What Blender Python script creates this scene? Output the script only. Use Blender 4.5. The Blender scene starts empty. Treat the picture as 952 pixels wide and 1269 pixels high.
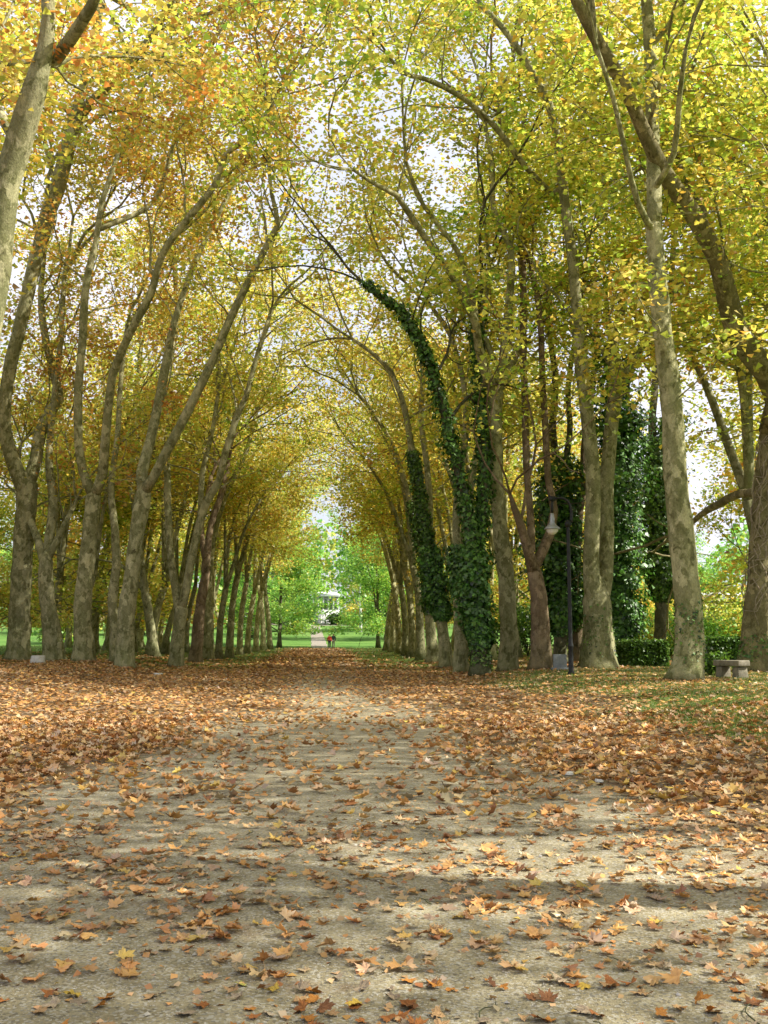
import bpy, math, random
import numpy as np
from mathutils import Vector

# ------------------------------------------------------------------ basics
R = math.radians
rng = np.random.default_rng(7)
random.seed(7)
scene = bpy.context.scene
C = scene.collection
F = 1250.0                      # focal length in pixels of a 952 x 1269 frame
CAM = np.array([0.0, 0.0, 1.6])
YAW, PITCH = math.atan(76 / F), math.atan(152.5 / F)

def ray(u, v):
    x, z = (u - 476) / F, -(v - 634.5) / F
    d = np.array([x, math.cos(PITCH) - z * math.sin(PITCH), math.sin(PITCH) + z * math.cos(PITCH)])
    c, s = math.cos(-YAW), math.sin(-YAW)
    return np.array([c * d[0] - s * d[1], s * d[0] + c * d[1], d[2]])

def sm(a, b, x):
    t = np.clip((x - a) / (b - a), 0, 1)
    return t * t * (3 - 2 * t)

def terrain(x, y):
    """height of the ground: flat path, slightly raised verges, lawn climbing beyond the avenue"""
    x = np.asarray(x, float); y = np.asarray(y, float)
    z = 0.35 * sm(-6.5, -10.5, x) + 0.30 * sm(4.6, 9.5, x)
    z = z * (1 - sm(100, 125, y) * (np.abs(x) < 12))
    z = z + 0.033 * np.clip(y - 122, 0, 200) * sm(115, 135, y)
    z = z + 0.035 * np.sin(x * 0.9 + 1.3 * np.sin(y * .35)) * np.sin(y * .55 + .7) * sm(3, 9, np.abs(x + 0.8))
    z = z + 0.012 * np.sin(x * 1.7 + y * .4) * np.sin(y * 1.1)
    return z

def at(u, v, Y):
    d = ray(u, v)
    return CAM + d * (Y / d[1])

def ground_at(u, v):
    d = ray(u, v)
    lo, prev = 2.0, 2.0
    t = 2.0
    while t < 500:
        p = CAM + d * t
        if p[2] < float(terrain(p[0], p[1])):
            lo, hi = prev, t
            for _ in range(30):
                m = (lo + hi) / 2
                q = CAM + d * m
                if q[2] < float(terrain(q[0], q[1])): hi = m
                else: lo = m
            return CAM + d * lo
        prev = t; t *= 1.01
    return CAM + d * 200

# ------------------------------------------------------------------ mesh helpers
def raw_mesh(name, verts, loop_verts, counts, cols=None, smooth=True):
    me = bpy.data.meshes.new(name)
    verts = np.asarray(verts, np.float32); loop_verts = np.asarray(loop_verts, np.int32); counts = np.asarray(counts, np.int32)
    me.vertices.add(len(verts)); me.vertices.foreach_set('co', verts.ravel())
    me.loops.add(len(loop_verts)); me.loops.foreach_set('vertex_index', loop_verts)
    me.polygons.add(len(counts))
    starts = np.concatenate([[0], np.cumsum(counts)[:-1]]).astype(np.int32)
    me.polygons.foreach_set('loop_start', starts)
    if smooth: me.polygons.foreach_set('use_smooth', np.ones(len(counts), bool))
    me.update(calc_edges=True)
    if cols is not None:
        a = me.attributes.new('col', 'FLOAT_COLOR', 'POINT')
        c = np.ones((len(verts), 4), np.float32); c[:, :3] = cols
        a.data.foreach_set('color', c.ravel())
    return me

def link(name, me, mat, parent=None, loc=None):
    o = bpy.data.objects.new(name, me); C.objects.link(o)
    if mat is not None and me is not None and len(me.materials) == 0: me.materials.append(mat)
    if parent is not None: o.parent = parent
    if loc is not None: o.location = loc
    return o

def tag(o, label=None, cat=None, group=None, kind=None):
    if label: o['label'] = label
    if cat: o['category'] = cat
    if group: o['group'] = group
    if kind: o['kind'] = kind
    return o

def empty(name, loc, label, cat, group=None, rz=0):
    o = bpy.data.objects.new(name, None); C.objects.link(o)
    o.location = loc; o.rotation_euler = (0, 0, rz); o.empty_display_size = .3
    return tag(o, label, cat, group)

class Tubes:
    """collects tapered bent tubes, boxes and lathes in one mesh"""
    def __init__(s): s.v = []; s.l = []; s.c = []; s.n = 0
    def tube(s, pts, rad, sides=6, flare=0.0, lump=0.0, cap=True, seed=0):
        pts = np.asarray(pts, float); rad = np.asarray(rad, float); n = len(pts)
        tan = np.gradient(pts, axis=0); tan /= np.linalg.norm(tan, axis=1)[:, None] + 1e-9
        up = np.array([0, 0, 1.]) if abs(tan[0][2]) < .8 else np.array([1., 0, 0])
        a = np.cross(tan, up); 
        bad = np.linalg.norm(a, axis=1) < .15
        a[bad] = np.cross(tan[bad], np.array([0, 1., 0]))
        # parallel transport
        prev = a[0] / np.linalg.norm(a[0])
        A = np.empty_like(pts); A[0] = prev
        for i in range(1, n):
            q = prev - tan[i] * prev.dot(tan[i]); q /= np.linalg.norm(q) + 1e-9
            A[i] = q; prev = q
        B = np.cross(tan, A)
        th = np.linspace(0, 2 * np.pi, sides, endpoint=False)
        r = np.repeat(rad[:, None], sides, 1)
        if flare:
            h = (pts[:, 2] - pts[0, 2])[:, None]
            lobes = 1 + .38 * np.cos(4 * th + seed)[None] + .2 * np.cos(7 * th + 2 * seed)[None]
            r = r * (1 + flare * np.exp(-h / .34) * lobes)
            r = r * (1 + .05 * np.cos(3 * th[None] + seed + h * .35) * np.exp(-h / 6))
        if lump:
            r = r * (1 + lump * np.sin(th[None] * 2 + seed + np.arange(n)[:, None] * .8) + lump * .7 * np.sin(th[None] * 3 - seed * 2 + np.arange(n)[:, None] * 1.7))
        V = pts[:, None] + r[..., None] * (np.cos(th)[None, :, None] * A[:, None] + np.sin(th)[None, :, None] * B[:, None])
        idx = np.arange(n * sides).reshape(n, sides)
        q = np.stack([idx[:-1], np.roll(idx[:-1], -1, 1), np.roll(idx[1:], -1, 1), idx[1:]], -1).reshape(-1, 4)
        s.v.append(V.reshape(-1, 3)); s.l.append((q + s.n).ravel()); s.c.append(np.full(len(q), 4))
        if cap:
            s.l.append(idx[-1] + s.n); s.c.append(np.array([sides]))
            s.l.append(idx[0][::-1] + s.n); s.c.append(np.array([sides]))
        s.n += n * sides
    def box(s, c, size, rz=0, taper=1.0, jitter=0.0):
        sx, sy, sz = np.array(size) / 2
        v = np.array([[x * sx * (taper if z > 0 else 1), y * sy * (taper if z > 0 else 1), z * sz] for z in (-1, 1) for x, y in ((-1, -1), (1, -1), (1, 1), (-1, 1))], float)
        if jitter: v += rng.normal(0, jitter, v.shape)
        cc, ss = math.cos(rz), math.sin(rz)
        v[:, :2] = v[:, :2] @ np.array([[cc, ss], [-ss, cc]])
        f = np.array([[0, 3, 2, 1], [4, 5, 6, 7], [0, 1, 5, 4], [1, 2, 6, 5], [2, 3, 7, 6], [3, 0, 4, 7]])
        s.v.append(v + np.array(c)); s.l.append((f + s.n).ravel()); s.c.append(np.full(6, 4)); s.n += 8
    def lathe(s, c, prof, sides=24):
        p = np.array(prof, float); n = len(p); th = np.linspace(0, 2 * np.pi, sides, endpoint=False)
        V = np.stack([p[:, :1] * np.cos(th), p[:, :1] * np.sin(th), np.repeat(p[:, 1:], sides, 1)], -1) + np.array(c)
        idx = np.arange(n * sides).reshape(n, sides)
        q = np.stack([idx[:-1], np.roll(idx[:-1], -1, 1), np.roll(idx[1:], -1, 1), idx[1:]], -1).reshape(-1, 4)
        s.v.append(V.reshape(-1, 3)); s.l.append((q + s.n).ravel()); s.c.append(np.full(len(q), 4)); s.n += n * sides
    def mesh(s, name, origin=(0, 0, 0), smooth=True):
        return raw_mesh(name, np.concatenate(s.v) - np.asarray(origin), np.concatenate(s.l), np.concatenate(s.c), smooth=smooth)

def spline(pts, rad, step=0.6):
    """Catmull-Rom through the nodes"""
    pts = np.asarray(pts, float); rad = np.asarray(rad, float)
    P = np.vstack([2 * pts[0] - pts[1], pts, 2 * pts[-1] - pts[-2]]); Rr = np.concatenate([[rad[0]], rad, [rad[-1]]])
    out, ro = [], []
    for i in range(1, len(P) - 2):
        L = np.linalg.norm(P[i + 1] - P[i]); k = max(1, int(L / step))
        for t in np.arange(k) / k:
            a, b, c, d = P[i - 1], P[i], P[i + 1], P[i + 2]
            out.append(.5 * (2 * b + (c - a) * t + (2 * a - 5 * b + 4 * c - d) * t * t + (3 * b - a - 3 * c + d) * t ** 3))
            ro.append(Rr[i] * (1 - t) + Rr[i + 1] * t)
    out.append(pts[-1]); ro.append(rad[-1])
    return np.array(out), np.array(ro)

# leaf outlines (unit length, stem at the origin, lying in xy with a slight fold)
def lobed(fold=.12, curl=.0):
    o = [(0, 0), (.22, .02), (.5, .1), (.36, .28), (.55, .52), (.3, .55), (.24, .72), (0, 1), (-.24, .72), (-.3, .55), (-.55, .52), (-.36, .28), (-.5, .1), (-.22, .02)]
    v = np.array([(x, y - .45, abs(x) * fold * 2 + curl * (y - .5) ** 2) for x, y in o] + [(0, -.45 + .5, 0)])
    c = len(o)
    f = [[i, (i + 1) % c, c] for i in range(c)]
    return v, f
LEAF5 = lobed(.1, .15)
LEAF5C = lobed(.42, .7)
LEAF5D = lobed(-.3, -.55)
KITE = (np.array([(0, -.5, 0), (.42, .02, .1), (0, .5, -.04), (-.42, .02, .1)]), [[0, 1, 2, 3]])
STAR = (np.array([(0, -.45, 0), (.5, -.25, .08), (.28, .1, .05), (0, .55, 0), (-.28, .1, .05), (-.5, -.25, .08)]), [[0, 1, 2, 5], [2, 3, 4, 5]])

def rotmats(n, tilt, g=None):
    """leaves facing roughly up with a spread of tilt (radians, sigma)"""
    g = g or rng
    az = g.uniform(0, 2 * np.pi, n); t = np.abs(g.normal(0, tilt, n)); sp = g.uniform(0, 2 * np.pi, n)
    nrm = np.stack([np.sin(t) * np.cos(az), np.sin(t) * np.sin(az), np.cos(t)], 1)
    ref = np.stack([np.cos(sp), np.sin(sp), np.zeros(n) + .01], 1)
    a = np.cross(nrm, ref); a /= np.linalg.norm(a, axis=1)[:, None]
    b = np.cross(nrm, a)
    return np.stack([a, b, nrm], 2)     # columns

def scatter(name, pos, size, col, tmpl, tilt=.8, M=None, origin=(0, 0, 0)):
    tv, tf = tmpl; n = len(pos)
    if M is None: M = rotmats(n, tilt)
    V = np.einsum('nij,kj->nki', M, tv) * np.asarray(size).reshape(-1, 1, 1) + pos[:, None, :]
    k = len(tv)
    lv = np.concatenate([np.array(f) for f in tf]); cnt = np.array([len(f) for f in tf])
    L = (lv[None] + (np.arange(n) * k)[:, None]).ravel()
    return raw_mesh(name, V.reshape(-1, 3) - np.asarray(origin), L, np.tile(cnt, n), np.repeat(col, k, 0), smooth=False)

def join_meshes(parts, name):
    """parts: list of (verts, loops, counts, cols)"""
    raise NotImplementedError

PAL = {
    'orange': [((.52, .28, .06), 2.3), ((.55, .42, .08), 4), ((.46, .44, .08), 4.4), ((.32, .18, .05), .8), ((.32, .40, .07), 2.8), ((.62, .55, .17), 1.2)],
    'gold':   [((.56, .47, .09), 4), ((.48, .48, .09), 4.6), ((.32, .42, .06), 3.4), ((.55, .34, .06), 1.1), ((.36, .21, .05), .3), ((.64, .58, .18), 1.3)],
    'lime':   [((.54, .51, .09), 3.6), ((.42, .49, .08), 4.2), ((.25, .38, .05), 3), ((.56, .38, .06), .9), ((.68, .62, .18), 1.4)],
    'green':  [((.16, .34, .06), 4), ((.24, .44, .08), 4), ((.36, .52, .10), 3), ((.09, .20, .04), 1.5), ((.50, .50, .09), .8)],  # lightened greens: sunlight and distance haze are put into the colour
    'dark':   [((.045, .115, .014), 4), ((.075, .18, .022), 4), ((.13, .27, .035), 3), ((.016, .045, .008), 2), ((.13, .23, .05), 1)],
    'litter': [((.52, .34, .15), 2), ((.50, .26, .085), 4), ((.58, .33, .11), 4), ((.30, .145, .055), 2), ((.58, .40, .21), 3.2), ((.42, .32, .20), 2), ((.60, .42, .10), .7)],
}
def palette(key, n, clump=None):
    cs, ws = zip(*PAL[key]); cs = np.array(cs); ws = np.array(ws, float); ws /= ws.sum()
    i = rng.choice(len(cs), n, p=ws)
    if clump is not None:          # leaves of a clump share a hue most of the time
        j = rng.choice(len(cs), clump.max() + 1, p=ws)
        same = rng.random(n) < .62
        i = np.where(same, j[clump], i)
    c = cs[i] * rng.uniform(.72, 1.28, (n, 1)) * rng.uniform(.93, 1.07, (n, 3))
    return c

# ------------------------------------------------------------------ materials
def newmat(name):
    m = bpy.data.materials.new(name); m.use_nodes = True
    nt = m.node_tree; nt.nodes.clear()
    return m, nt, nt.nodes, nt.links
def N(nt, t, **kw):
    n = nt.nodes.new(t)
    for k, v in kw.items():
        if k in n.inputs.keys() if isinstance(k, str) else False: n.inputs[k].default_value = v
        else: setattr(n, k, v)
    return n
def ramp(nt, fac, stops):
    r = nt.nodes.new('ShaderNodeValToRGB'); e = r.color_ramp.elements
    while len(e) < len(stops): e.new(.5)
    for x, (p, c) in zip(e, stops): x.position = p; x.color = (*c, 1) if len(c) == 3 else c
    nt.links.new(fac, r.inputs[0]); return r.outputs[0]
def mixc(nt, fac, a, b, mode='MIX'):
    m = nt.nodes.new('ShaderNodeMix'); m.data_type = 'RGBA'; m.blend_type = mode
    for s, x in ((m.inputs[0], fac), (m.inputs[6], a), (m.inputs[7], b)):
        if isinstance(x, (int, float)): s.default_value = x
        elif isinstance(x, tuple): s.default_value = (*x, 1)
        else: nt.links.new(x, s)
    return m.outputs[2]
def noise(nt, co, scale, detail=4, rough=.55, dist=0):
    n = nt.nodes.new('ShaderNodeTexNoise'); n.inputs['Scale'].default_value = scale
    n.inputs['Detail'].default_value = detail; n.inputs['Roughness'].default_value = rough; n.inputs['Distortion'].default_value = dist
    if co is not None: nt.links.new(co, n.inputs['Vector'])
    return n.outputs[0]
def coords(nt, scale=(1, 1, 1), kind='Object'):
    tc = nt.nodes.new('ShaderNodeTexCoord'); mp = nt.nodes.new('ShaderNodeMapping'); mp.inputs['Scale'].default_value = scale
    nt.links.new(tc.outputs[kind], mp.inputs[0]); return mp.outputs[0]
def finish(nt, col, rough=.8, bump=None, bstr=.5, bdist=.02, spec=.3, metal=0):
    b = nt.nodes.new('ShaderNodeBsdfPrincipled'); o = nt.nodes.new('ShaderNodeOutputMaterial')
    if isinstance(col, tuple): b.inputs['Base Color'].default_value = (*col, 1)
    else: nt.links.new(col, b.inputs['Base Color'])
    b.inputs['Roughness'].default_value = rough; b.inputs['Metallic'].default_value = metal
    b.inputs['Specular IOR Level'].default_value = spec
    if bump is not None:
        bp = nt.nodes.new('ShaderNodeBump'); bp.inputs['Strength'].default_value = bstr; bp.inputs['Distance'].default_value = bdist
        nt.links.new(bump, bp.inputs['Height']); nt.links.new(bp.outputs[0], b.inputs['Normal'])
    nt.links.new(b.outputs[0], o.inputs[0]); return b

def leaf_mat(name, trans=.5, gloss=.05, tint=(1, 1, 1), tgain=1.6):
    m, nt, nn, ll = newmat(name)
    a = nn.new('ShaderNodeAttribute'); a.attribute_name = 'col'
    oi = nn.new('ShaderNodeObjectInfo')
    hs = nn.new('ShaderNodeHueSaturation'); ll.new(a.outputs['Color'], hs.inputs['Color'])
    mr = nn.new('ShaderNodeMapRange'); mr.inputs[3].default_value = .485; mr.inputs[4].default_value = .512
    ll.new(oi.outputs['Random'], mr.inputs[0]); ll.new(mr.outputs[0], hs.inputs['Hue'])
    base = mixc(nt, 1.0, hs.outputs[0], tint, 'MULTIPLY')
    d = nn.new('ShaderNodeBsdfDiffuse'); t = nn.new('ShaderNodeBsdfTranslucent'); g = nn.new('ShaderNodeBsdfGlossy')
    g.inputs['Roughness'].default_value = .45
    ll.new(base, d.inputs[0])
    tb = mixc(nt, 1.0, base, (tgain * 1.05, tgain, tgain * .8), 'MULTIPLY'); ll.new(tb, t.inputs[0])
    s1 = nn.new('ShaderNodeMixShader'); s1.inputs[0].default_value = trans; ll.new(d.outputs[0], s1.inputs[1]); ll.new(t.outputs[0], s1.inputs[2])
    s2 = nn.new('ShaderNodeMixShader'); s2.inputs[0].default_value = gloss; ll.new(s1.outputs[0], s2.inputs[1]); ll.new(g.outputs[0], s2.inputs[2])
    o = nn.new('ShaderNodeOutputMaterial'); ll.new(s2.outputs[0], o.inputs[0]); return m

def bark_mat(name, pale=(.47, .45, .29), olive=(.22, .225, .11), dark=(.12, .11, .06), seed=0.0, cover=.5, red=0.0):
    m, nt, nn, ll = newmat(name)
    co = coords(nt, (1, 1, .7)); co2 = coords(nt, (1, 1, .2))
    oi = nn.new('ShaderNodeObjectInfo')
    big = noise(nt, co, 1.1, 3, .6)
    patch = noise(nt, co, 5.5, 5, .62, .6)
    fine = noise(nt, co, 26, 5, .7)
    streak = noise(nt, co2, 9, 5, .65)
    vo = nn.new('ShaderNodeTexVoronoi'); vo.inputs['Scale'].default_value = 3.4
    wn = nn.new('ShaderNodeTexNoise'); wn.inputs['Scale'].default_value = 7; wn.inputs['Detail'].default_value = 4; ll.new(co, wn.inputs['Vector'])
    va = nn.new('ShaderNodeVectorMath'); va.operation = 'MULTIPLY_ADD'; va.inputs[1].default_value = (.28, .28, .4); ll.new(wn.outputs['Color'], va.inputs[0]); ll.new(co, va.inputs[2]); ll.new(va.outputs[0], vo.inputs['Vector'])
    vs = nn.new('ShaderNodeSeparateColor'); ll.new(vo.outputs['Color'], vs.inputs[0])
    c = ramp(nt, patch, [(.36, dark), (.45, olive), (.52, tuple((np.array(pale) + np.array(olive)) / 2)), (.59, pale)])
    c = mixc(nt, ramp(nt, vs.outputs[0], [(.60, (0, 0, 0)), (.62, (.55, .55, .55))]), c, pale)
    c = mixc(nt, ramp(nt, vs.outputs[1], [(.66, (0, 0, 0)), (.68, (.6, .6, .6))]), c, tuple(np.array(olive) * .8))
    c = mixc(nt, ramp(nt, vs.outputs[2], [(.9, (0, 0, 0)), (.92, (.7, .7, .7))]), c, tuple(np.array(pale) * 1.25))
    c = mixc(nt, ramp(nt, streak, [(.4, (0, 0, 0)), (.72, (.6, .6, .6))]), c, olive)
    c = mixc(nt, .7, c, ramp(nt, fine, [(.25, (.45, .45, .45)), (.62, (1.15, 1.15, 1.15))]), 'MULTIPLY')
    c = mixc(nt, .6, c, ramp(nt, big, [(.3, (.62, .66, .5)), (.7, (1.15, 1.1, 1.05))]), 'MULTIPLY')
    v = ramp(nt, oi.outputs['Random'], [(0, (.85, .85, .84)), (1, (1.15, 1.12, 1.08))])
    c = mixc(nt, 1.0, c, v, 'MULTIPLY')
    # mossy foot: greener close to the ground
    tc = nn.new('ShaderNodeTexCoord'); sx = nn.new('ShaderNodeSeparateXYZ'); ll.new(tc.outputs['Object'], sx.inputs[0])
    mr = nn.new('ShaderNodeMapRange'); mr.inputs[1].default_value = 0; mr.inputs[2].default_value = 1.5; mr.inputs[3].default_value = .7; mr.inputs[4].default_value = 0
    ll.new(sx.outputs[2], mr.inputs[0])
    mm = nn.new('ShaderNodeMath'); mm.operation = 'MULTIPLY'; ll.new(mr.outputs[0], mm.inputs[0]); ll.new(fine, mm.inputs[1])
    c = mixc(nt, mm.outputs[0], c, (.09, .12, .035))
    h0 = nn.new('ShaderNodeMath'); h0.operation = 'ADD'; ll.new(fine, h0.inputs[0]); ll.new(streak, h0.inputs[1])
    h = nn.new('ShaderNodeMath'); h.operation = 'MULTIPLY_ADD'; ll.new(vs.outputs[0], h.inputs[0]); h.inputs[1].default_value = .5; ll.new(h0.outputs[0], h.inputs[2])
    finish(nt, c, .9, h.outputs[0], .85, .035, .15)
    return m

LEAFM = leaf_mat('plane_leaves')
IVYM = leaf_mat('ivy_leaves', .22, .05, (1, 1, 1), 1.2)
LITTERM = leaf_mat('fallen_leaves', .15, .06, (1, 1, 1), 1.0)
GRASSM = leaf_mat('grass_blades', .35, .05)
BASES = []
BARK = bark_mat('plane_bark')
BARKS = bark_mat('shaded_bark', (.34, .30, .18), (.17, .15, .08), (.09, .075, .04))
BARKR = bark_mat('reddish_bark', (.30, .23, .16), (.17, .125, .08), (.09, .065, .045))
BARKD = bark_mat('dark_bark', (.16, .15, .11), (.08, .08, .05), (.045, .04, .03))

# ------------------------------------------------------------------ trees
class Tree:
    def __init__(s, g):
        s.t = Tubes(); s.anchors = []; s.g = g; s.main = []; s.hand = False; s.bias = np.zeros(3)
    def limb(s, pts, rad, flare=0, sides=None, lump=.03, step=.6):
        p, r = spline(pts, rad, step)
        w = np.cumsum(s.g.normal(0, .02, p.shape), 0) * min(1, r.mean() * 4); w -= np.linspace(0, 1, len(w))[:, None] * w[-1]
        p = p + w * .6
        sd = sides or (18 if rad[0] > .25 else 12 if rad[0] > .1 else 8)
        s.t.tube(p, r, sd, flare, lump, True, float(s.g.uniform(0, 6)))
        s.main.append((p, r)); return p, r
    def grow(s, p, d, r, L, rmin=.022, ratio=.74, curl=.26, upw=.05):
        g = s.g
        stack = [(np.array(p, float), np.array(d, float) / np.linalg.norm(d), r, L)]
        while stack:
            p, d, r, L = stack.pop()
            k = max(3, int(L / .7)); pts = [p]; rr = [r]
            for i in range(k):
                d = d + g.normal(0, curl / math.sqrt(k) * 1.2, 3) + np.array([0, 0, upw]) / k + s.bias / k
                d /= np.linalg.norm(d); pts.append(pts[-1] + d * L / k); rr.append(r * (1 - (1 - ratio) * (i + 1) / k))
            s.t.tube(pts, rr, 6 if r > .05 else 4, 0, 0, False)
            re = rr[-1]
            if re < rmin:
                s.anchors.append(pts[-1]); s.anchors.append(pts[len(pts) // 2])
                continue
            if re < rmin * 2.2: s.anchors.append(pts[-1])
            perp = np.cross(d, g.normal(0, 1, 3)); perp /= np.linalg.norm(perp)
            a = g.uniform(.2, .5)
            stack.append((pts[-1], d + perp * a, re * g.uniform(.85, 1), L * g.uniform(.75, .95)))
            stack.append((pts[-1], d - perp * g.uniform(.35, .75), re * g.uniform(.6, .9), L * g.uniform(.65, .9)))
            if g.random() < .5:
                perp = np.cross(d, g.normal(0, 1, 3)); perp /= np.linalg.norm(perp)
                stack.append((pts[len(pts) // 2], d * .6 + perp, re * .5, L * .65))
    def dress(s, p, r, t0=.25, every=1.7, rf=.4, L=3.0, tip=True, out=1.0):
        """side shoots along a limb, and a continuation past its tip"""
        g = s.g; seg = np.linalg.norm(np.diff(p, axis=0), axis=1); cum = np.concatenate([[0], np.cumsum(seg)]); tot = cum[-1]
        x = tot * t0 + g.uniform(0, every)
        while x < tot:
            i = min(np.searchsorted(cum, x), len(p) - 1); d = p[i] - p[i - 1]; d /= np.linalg.norm(d) + 1e-9
            perp = np.cross(d, g.normal(0, 1, 3)); perp /= np.linalg.norm(perp)
            if perp[2] < -.5 or (s.hand and perp[2] < .1): perp = -perp
            if s.hand and perp[1] < 0 and g.random() < .75: perp[1] = -perp[1]
            r0 = float(np.clip(r[i] * rf * g.uniform(.6, 1.1), .022, .10))
            s.grow(p[i], d * .7 + perp * g.uniform(.6, 1.1) * out, r0, L * g.uniform(.6, 1.1) * (r0 / .07) ** .5)
            x += every * g.uniform(.6, 1.4)
        if tip:
            d = p[-1] - p[-3]; d /= np.linalg.norm(d)
            for _ in range(3):
                s.grow(p[-1], d + g.normal(0, .3, 3), max(.03, r[-1] * g.uniform(.6, .9)), L * 1.1)
    def epicormic(s, p, r, zlo, zhi, n, L=1.8):
        g = s.g; z = p[:, 2]; ok = np.where((z > zlo) & (z < zhi))[0]
        if not len(ok): return
        for i in g.choice(ok, n):
            a = g.uniform(0, 2 * np.pi); d = np.array([math.cos(a), math.sin(a), g.uniform(-.1, .7)])
            s.grow(p[i], d, g.uniform(.022, .034), L * g.uniform(.6, 1.4), rmin=.02, upw=-.1)
    def finish(s, name, origin, label, cat, group=None, pal='gold', per=22, size=.22, spread=.5, tmpl=STAR, bark=None, zmin=7.5, keep=None, rz=0, maxn=60000, leafmat=None):
        root = empty(name, origin, label, cat, group)
        link('trunk', s.t.mesh('trunk', origin), bark or BARK, root)
        A = np.array(s.anchors)
        if len(A):
            n = len(A) * per; cl = np.repeat(np.arange(len(A)), per)
            pos = A[cl] + rng.normal(0, 1, (n, 3)) * np.array([spread, spread, spread * .6])
            ok = pos[:, 2] > zmin + np.abs(rng.normal(0, 2.2, n))
            if keep is not None: ok &= keep(pos)
            pos = pos[ok]; cl = cl[ok]
            if len(pos) > maxn:
                j = rng.choice(len(pos), maxn, replace=False); pos, cl = pos[j], cl[j]
            sz = size * (.5 + 1.0 * rng.beta(2, 2.6, len(pos)))
            link('crown', scatter('crown', pos, sz, palette(pal, len(pos), cl), tmpl, .85, origin=origin), leafmat or LEAFM, root)
        print(name, 'leaves', len(A) * per, flush=True)
        return root

def ivy(root, paths, n, size=.15, thick=.35, prof=None, pal='dark', origin=(0, 0, 0)):
    """ivy wrapped round limbs: leaves on the bark and on short bushy sprays"""
    pos = []; nr = []
    tot = sum(len(p) for p, r in paths)
    for p, r in paths:
        k = int(n * len(p) / tot)
        seg = rng.uniform(0, len(p) - 1.001, k); i = seg.astype(int); t = (seg - i)[:, None]
        c = p[i] * (1 - t) + p[i + 1] * t; rr = r[i]
        a = rng.uniform(0, 2 * np.pi, k)
        h = (seg / len(p))
        lum = .5 + .6 * np.sin(a * 2 + h * 17) * np.sin(h * 23 + a) + .25 * np.sin(h * 51 + a * 3)
        w = thick * (prof(h) if prof else 1.0) * np.clip(lum, .1, 1.2)
        edge = np.clip(np.minimum(h, 1 - h) * 7 + .15, 0, 1)
        q = rr + w * edge * rng.beta(1.3, 1.3, k)
        dirv = np.stack([np.cos(a), np.sin(a), rng.normal(0, .15, k)], 1)
        pos.append(c + dirv * q[:, None]); nr.append(dirv + np.array([0, 0, .5]))
    pos = np.concatenate(pos); nr = np.concatenate(nr) + rng.normal(0, .45, (len(pos), 3)); nr /= np.linalg.norm(nr, axis=1)[:, None]
    ref = rng.normal(0, 1, nr.shape); a = np.cross(nr, ref); a /= np.linalg.norm(a, axis=1)[:, None]; b = np.cross(nr, a)
    M = np.stack([a, b, nr], 2)
    me = scatter('ivy', pos, size * (.4 + 1.3 * rng.beta(1.6, 2.4, len(pos))), palette(pal, len(pos)), STAR, M=M, origin=origin)
    return link('ivy', me, IVYM, root)

def pxlimb(base, nodes, dy=0.0, Y=None):
    """limb whose nodes were read off the photograph as (u, v, width) at the tree's own distance"""
    Y = base[1] if Y is None else Y
    P, W = [], []
    n = len(nodes)
    for i, (u, v, w) in enumerate(nodes):
        y = Y + dy * i / max(1, n - 1)
        P.append(at(u, v, y)); W.append(w * y / F / 2)
    return P, W

LEFT_BIAS = np.array([.10, -.02, .0])
RIGHT_BIAS = np.array([-.10, -.02, .0])

def hand_tree(seed, bu, bv, trunk, limbs, label, group=None, pal='gold', bark=None, side=-1, per=42, size=.19, epi=3, epiz=(8, 12), every=1.7, Ls=3.0, ivys=None, name='plane_tree', flare=.34, tmpl=STAR, maxn=90000, keep=None, ws=1.0, rf=.42):
    g = np.random.default_rng(seed)
    b = ground_at(bu, bv); b[2] = float(terrain(b[0], b[1])) - .05
    BASES.append((b[0], b[1], trunk[0][2] * ws * b[1] / F / 2))
    T = Tree(g); T.hand = True; T.bias = LEFT_BIAS if side < 0 else RIGHT_BIAS
    trunk = [(u, v, w * ws) for u, v, w in trunk]; limbs = [([(u, v, w * ws) for u, v, w in q], dy) for q, dy in limbs]
    P, W = pxlimb(b, trunk); e = P[-1] - P[-2]; e /= np.linalg.norm(e); P = [b] + P + [P[-1] + e * .45]; W = [W[0] * 1.05] + W[:-1] + [W[-1] * .92, W[-1] * .3]
    tp, tr = T.limb(P, W, flare=flare, step=.25)
    lp = [(tp, tr)]
    for nodes, dy in limbs:
        j = nodes[0]
        P2, W2 = pxlimb(b, nodes, dy)
        # root the limb in the wood it leaves
        d = np.linalg.norm(np.concatenate([q for q, _ in lp]) - P2[0], axis=1); q = np.concatenate([q for q, _ in lp])[d.argmin()]
        P2 = [q * .6 + P2[0] * .4 if np.linalg.norm(q - P2[0]) < 3 else q] + P2[1:] if len(P2) > 2 else [q] + P2
        p, r = T.limb(P2, W2[:len(P2)] if len(W2) >= len(P2) else [W2[0]] + W2)
        lp.append((p, r)); T.dress(p, r, .42, every, rf, Ls)
    T.epicormic(tp, tr, epiz[0], epiz[1], epi)
    root = T.finish(name, b, label, 'tree', group, pal, per, size, bark=bark, tmpl=tmpl, maxn=maxn, keep=keep)
    if ivys:
        for sel, n, th, sz in ivys:
            paths = []
            for k, z0, z1 in sel:
                p, r = lp[k]; m = (p[:, 2] - b[2] >= z0) & (p[:, 2] - b[2] <= z1)
                if m.sum() > 1: paths.append((p[m], r[m]))
            ivy(root, paths, n, sz, th, origin=b)
    return root, T, b, lp

GL = 'plane trees of the left rows'; GR = 'plane trees of the right rows'
TREES = []
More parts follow.
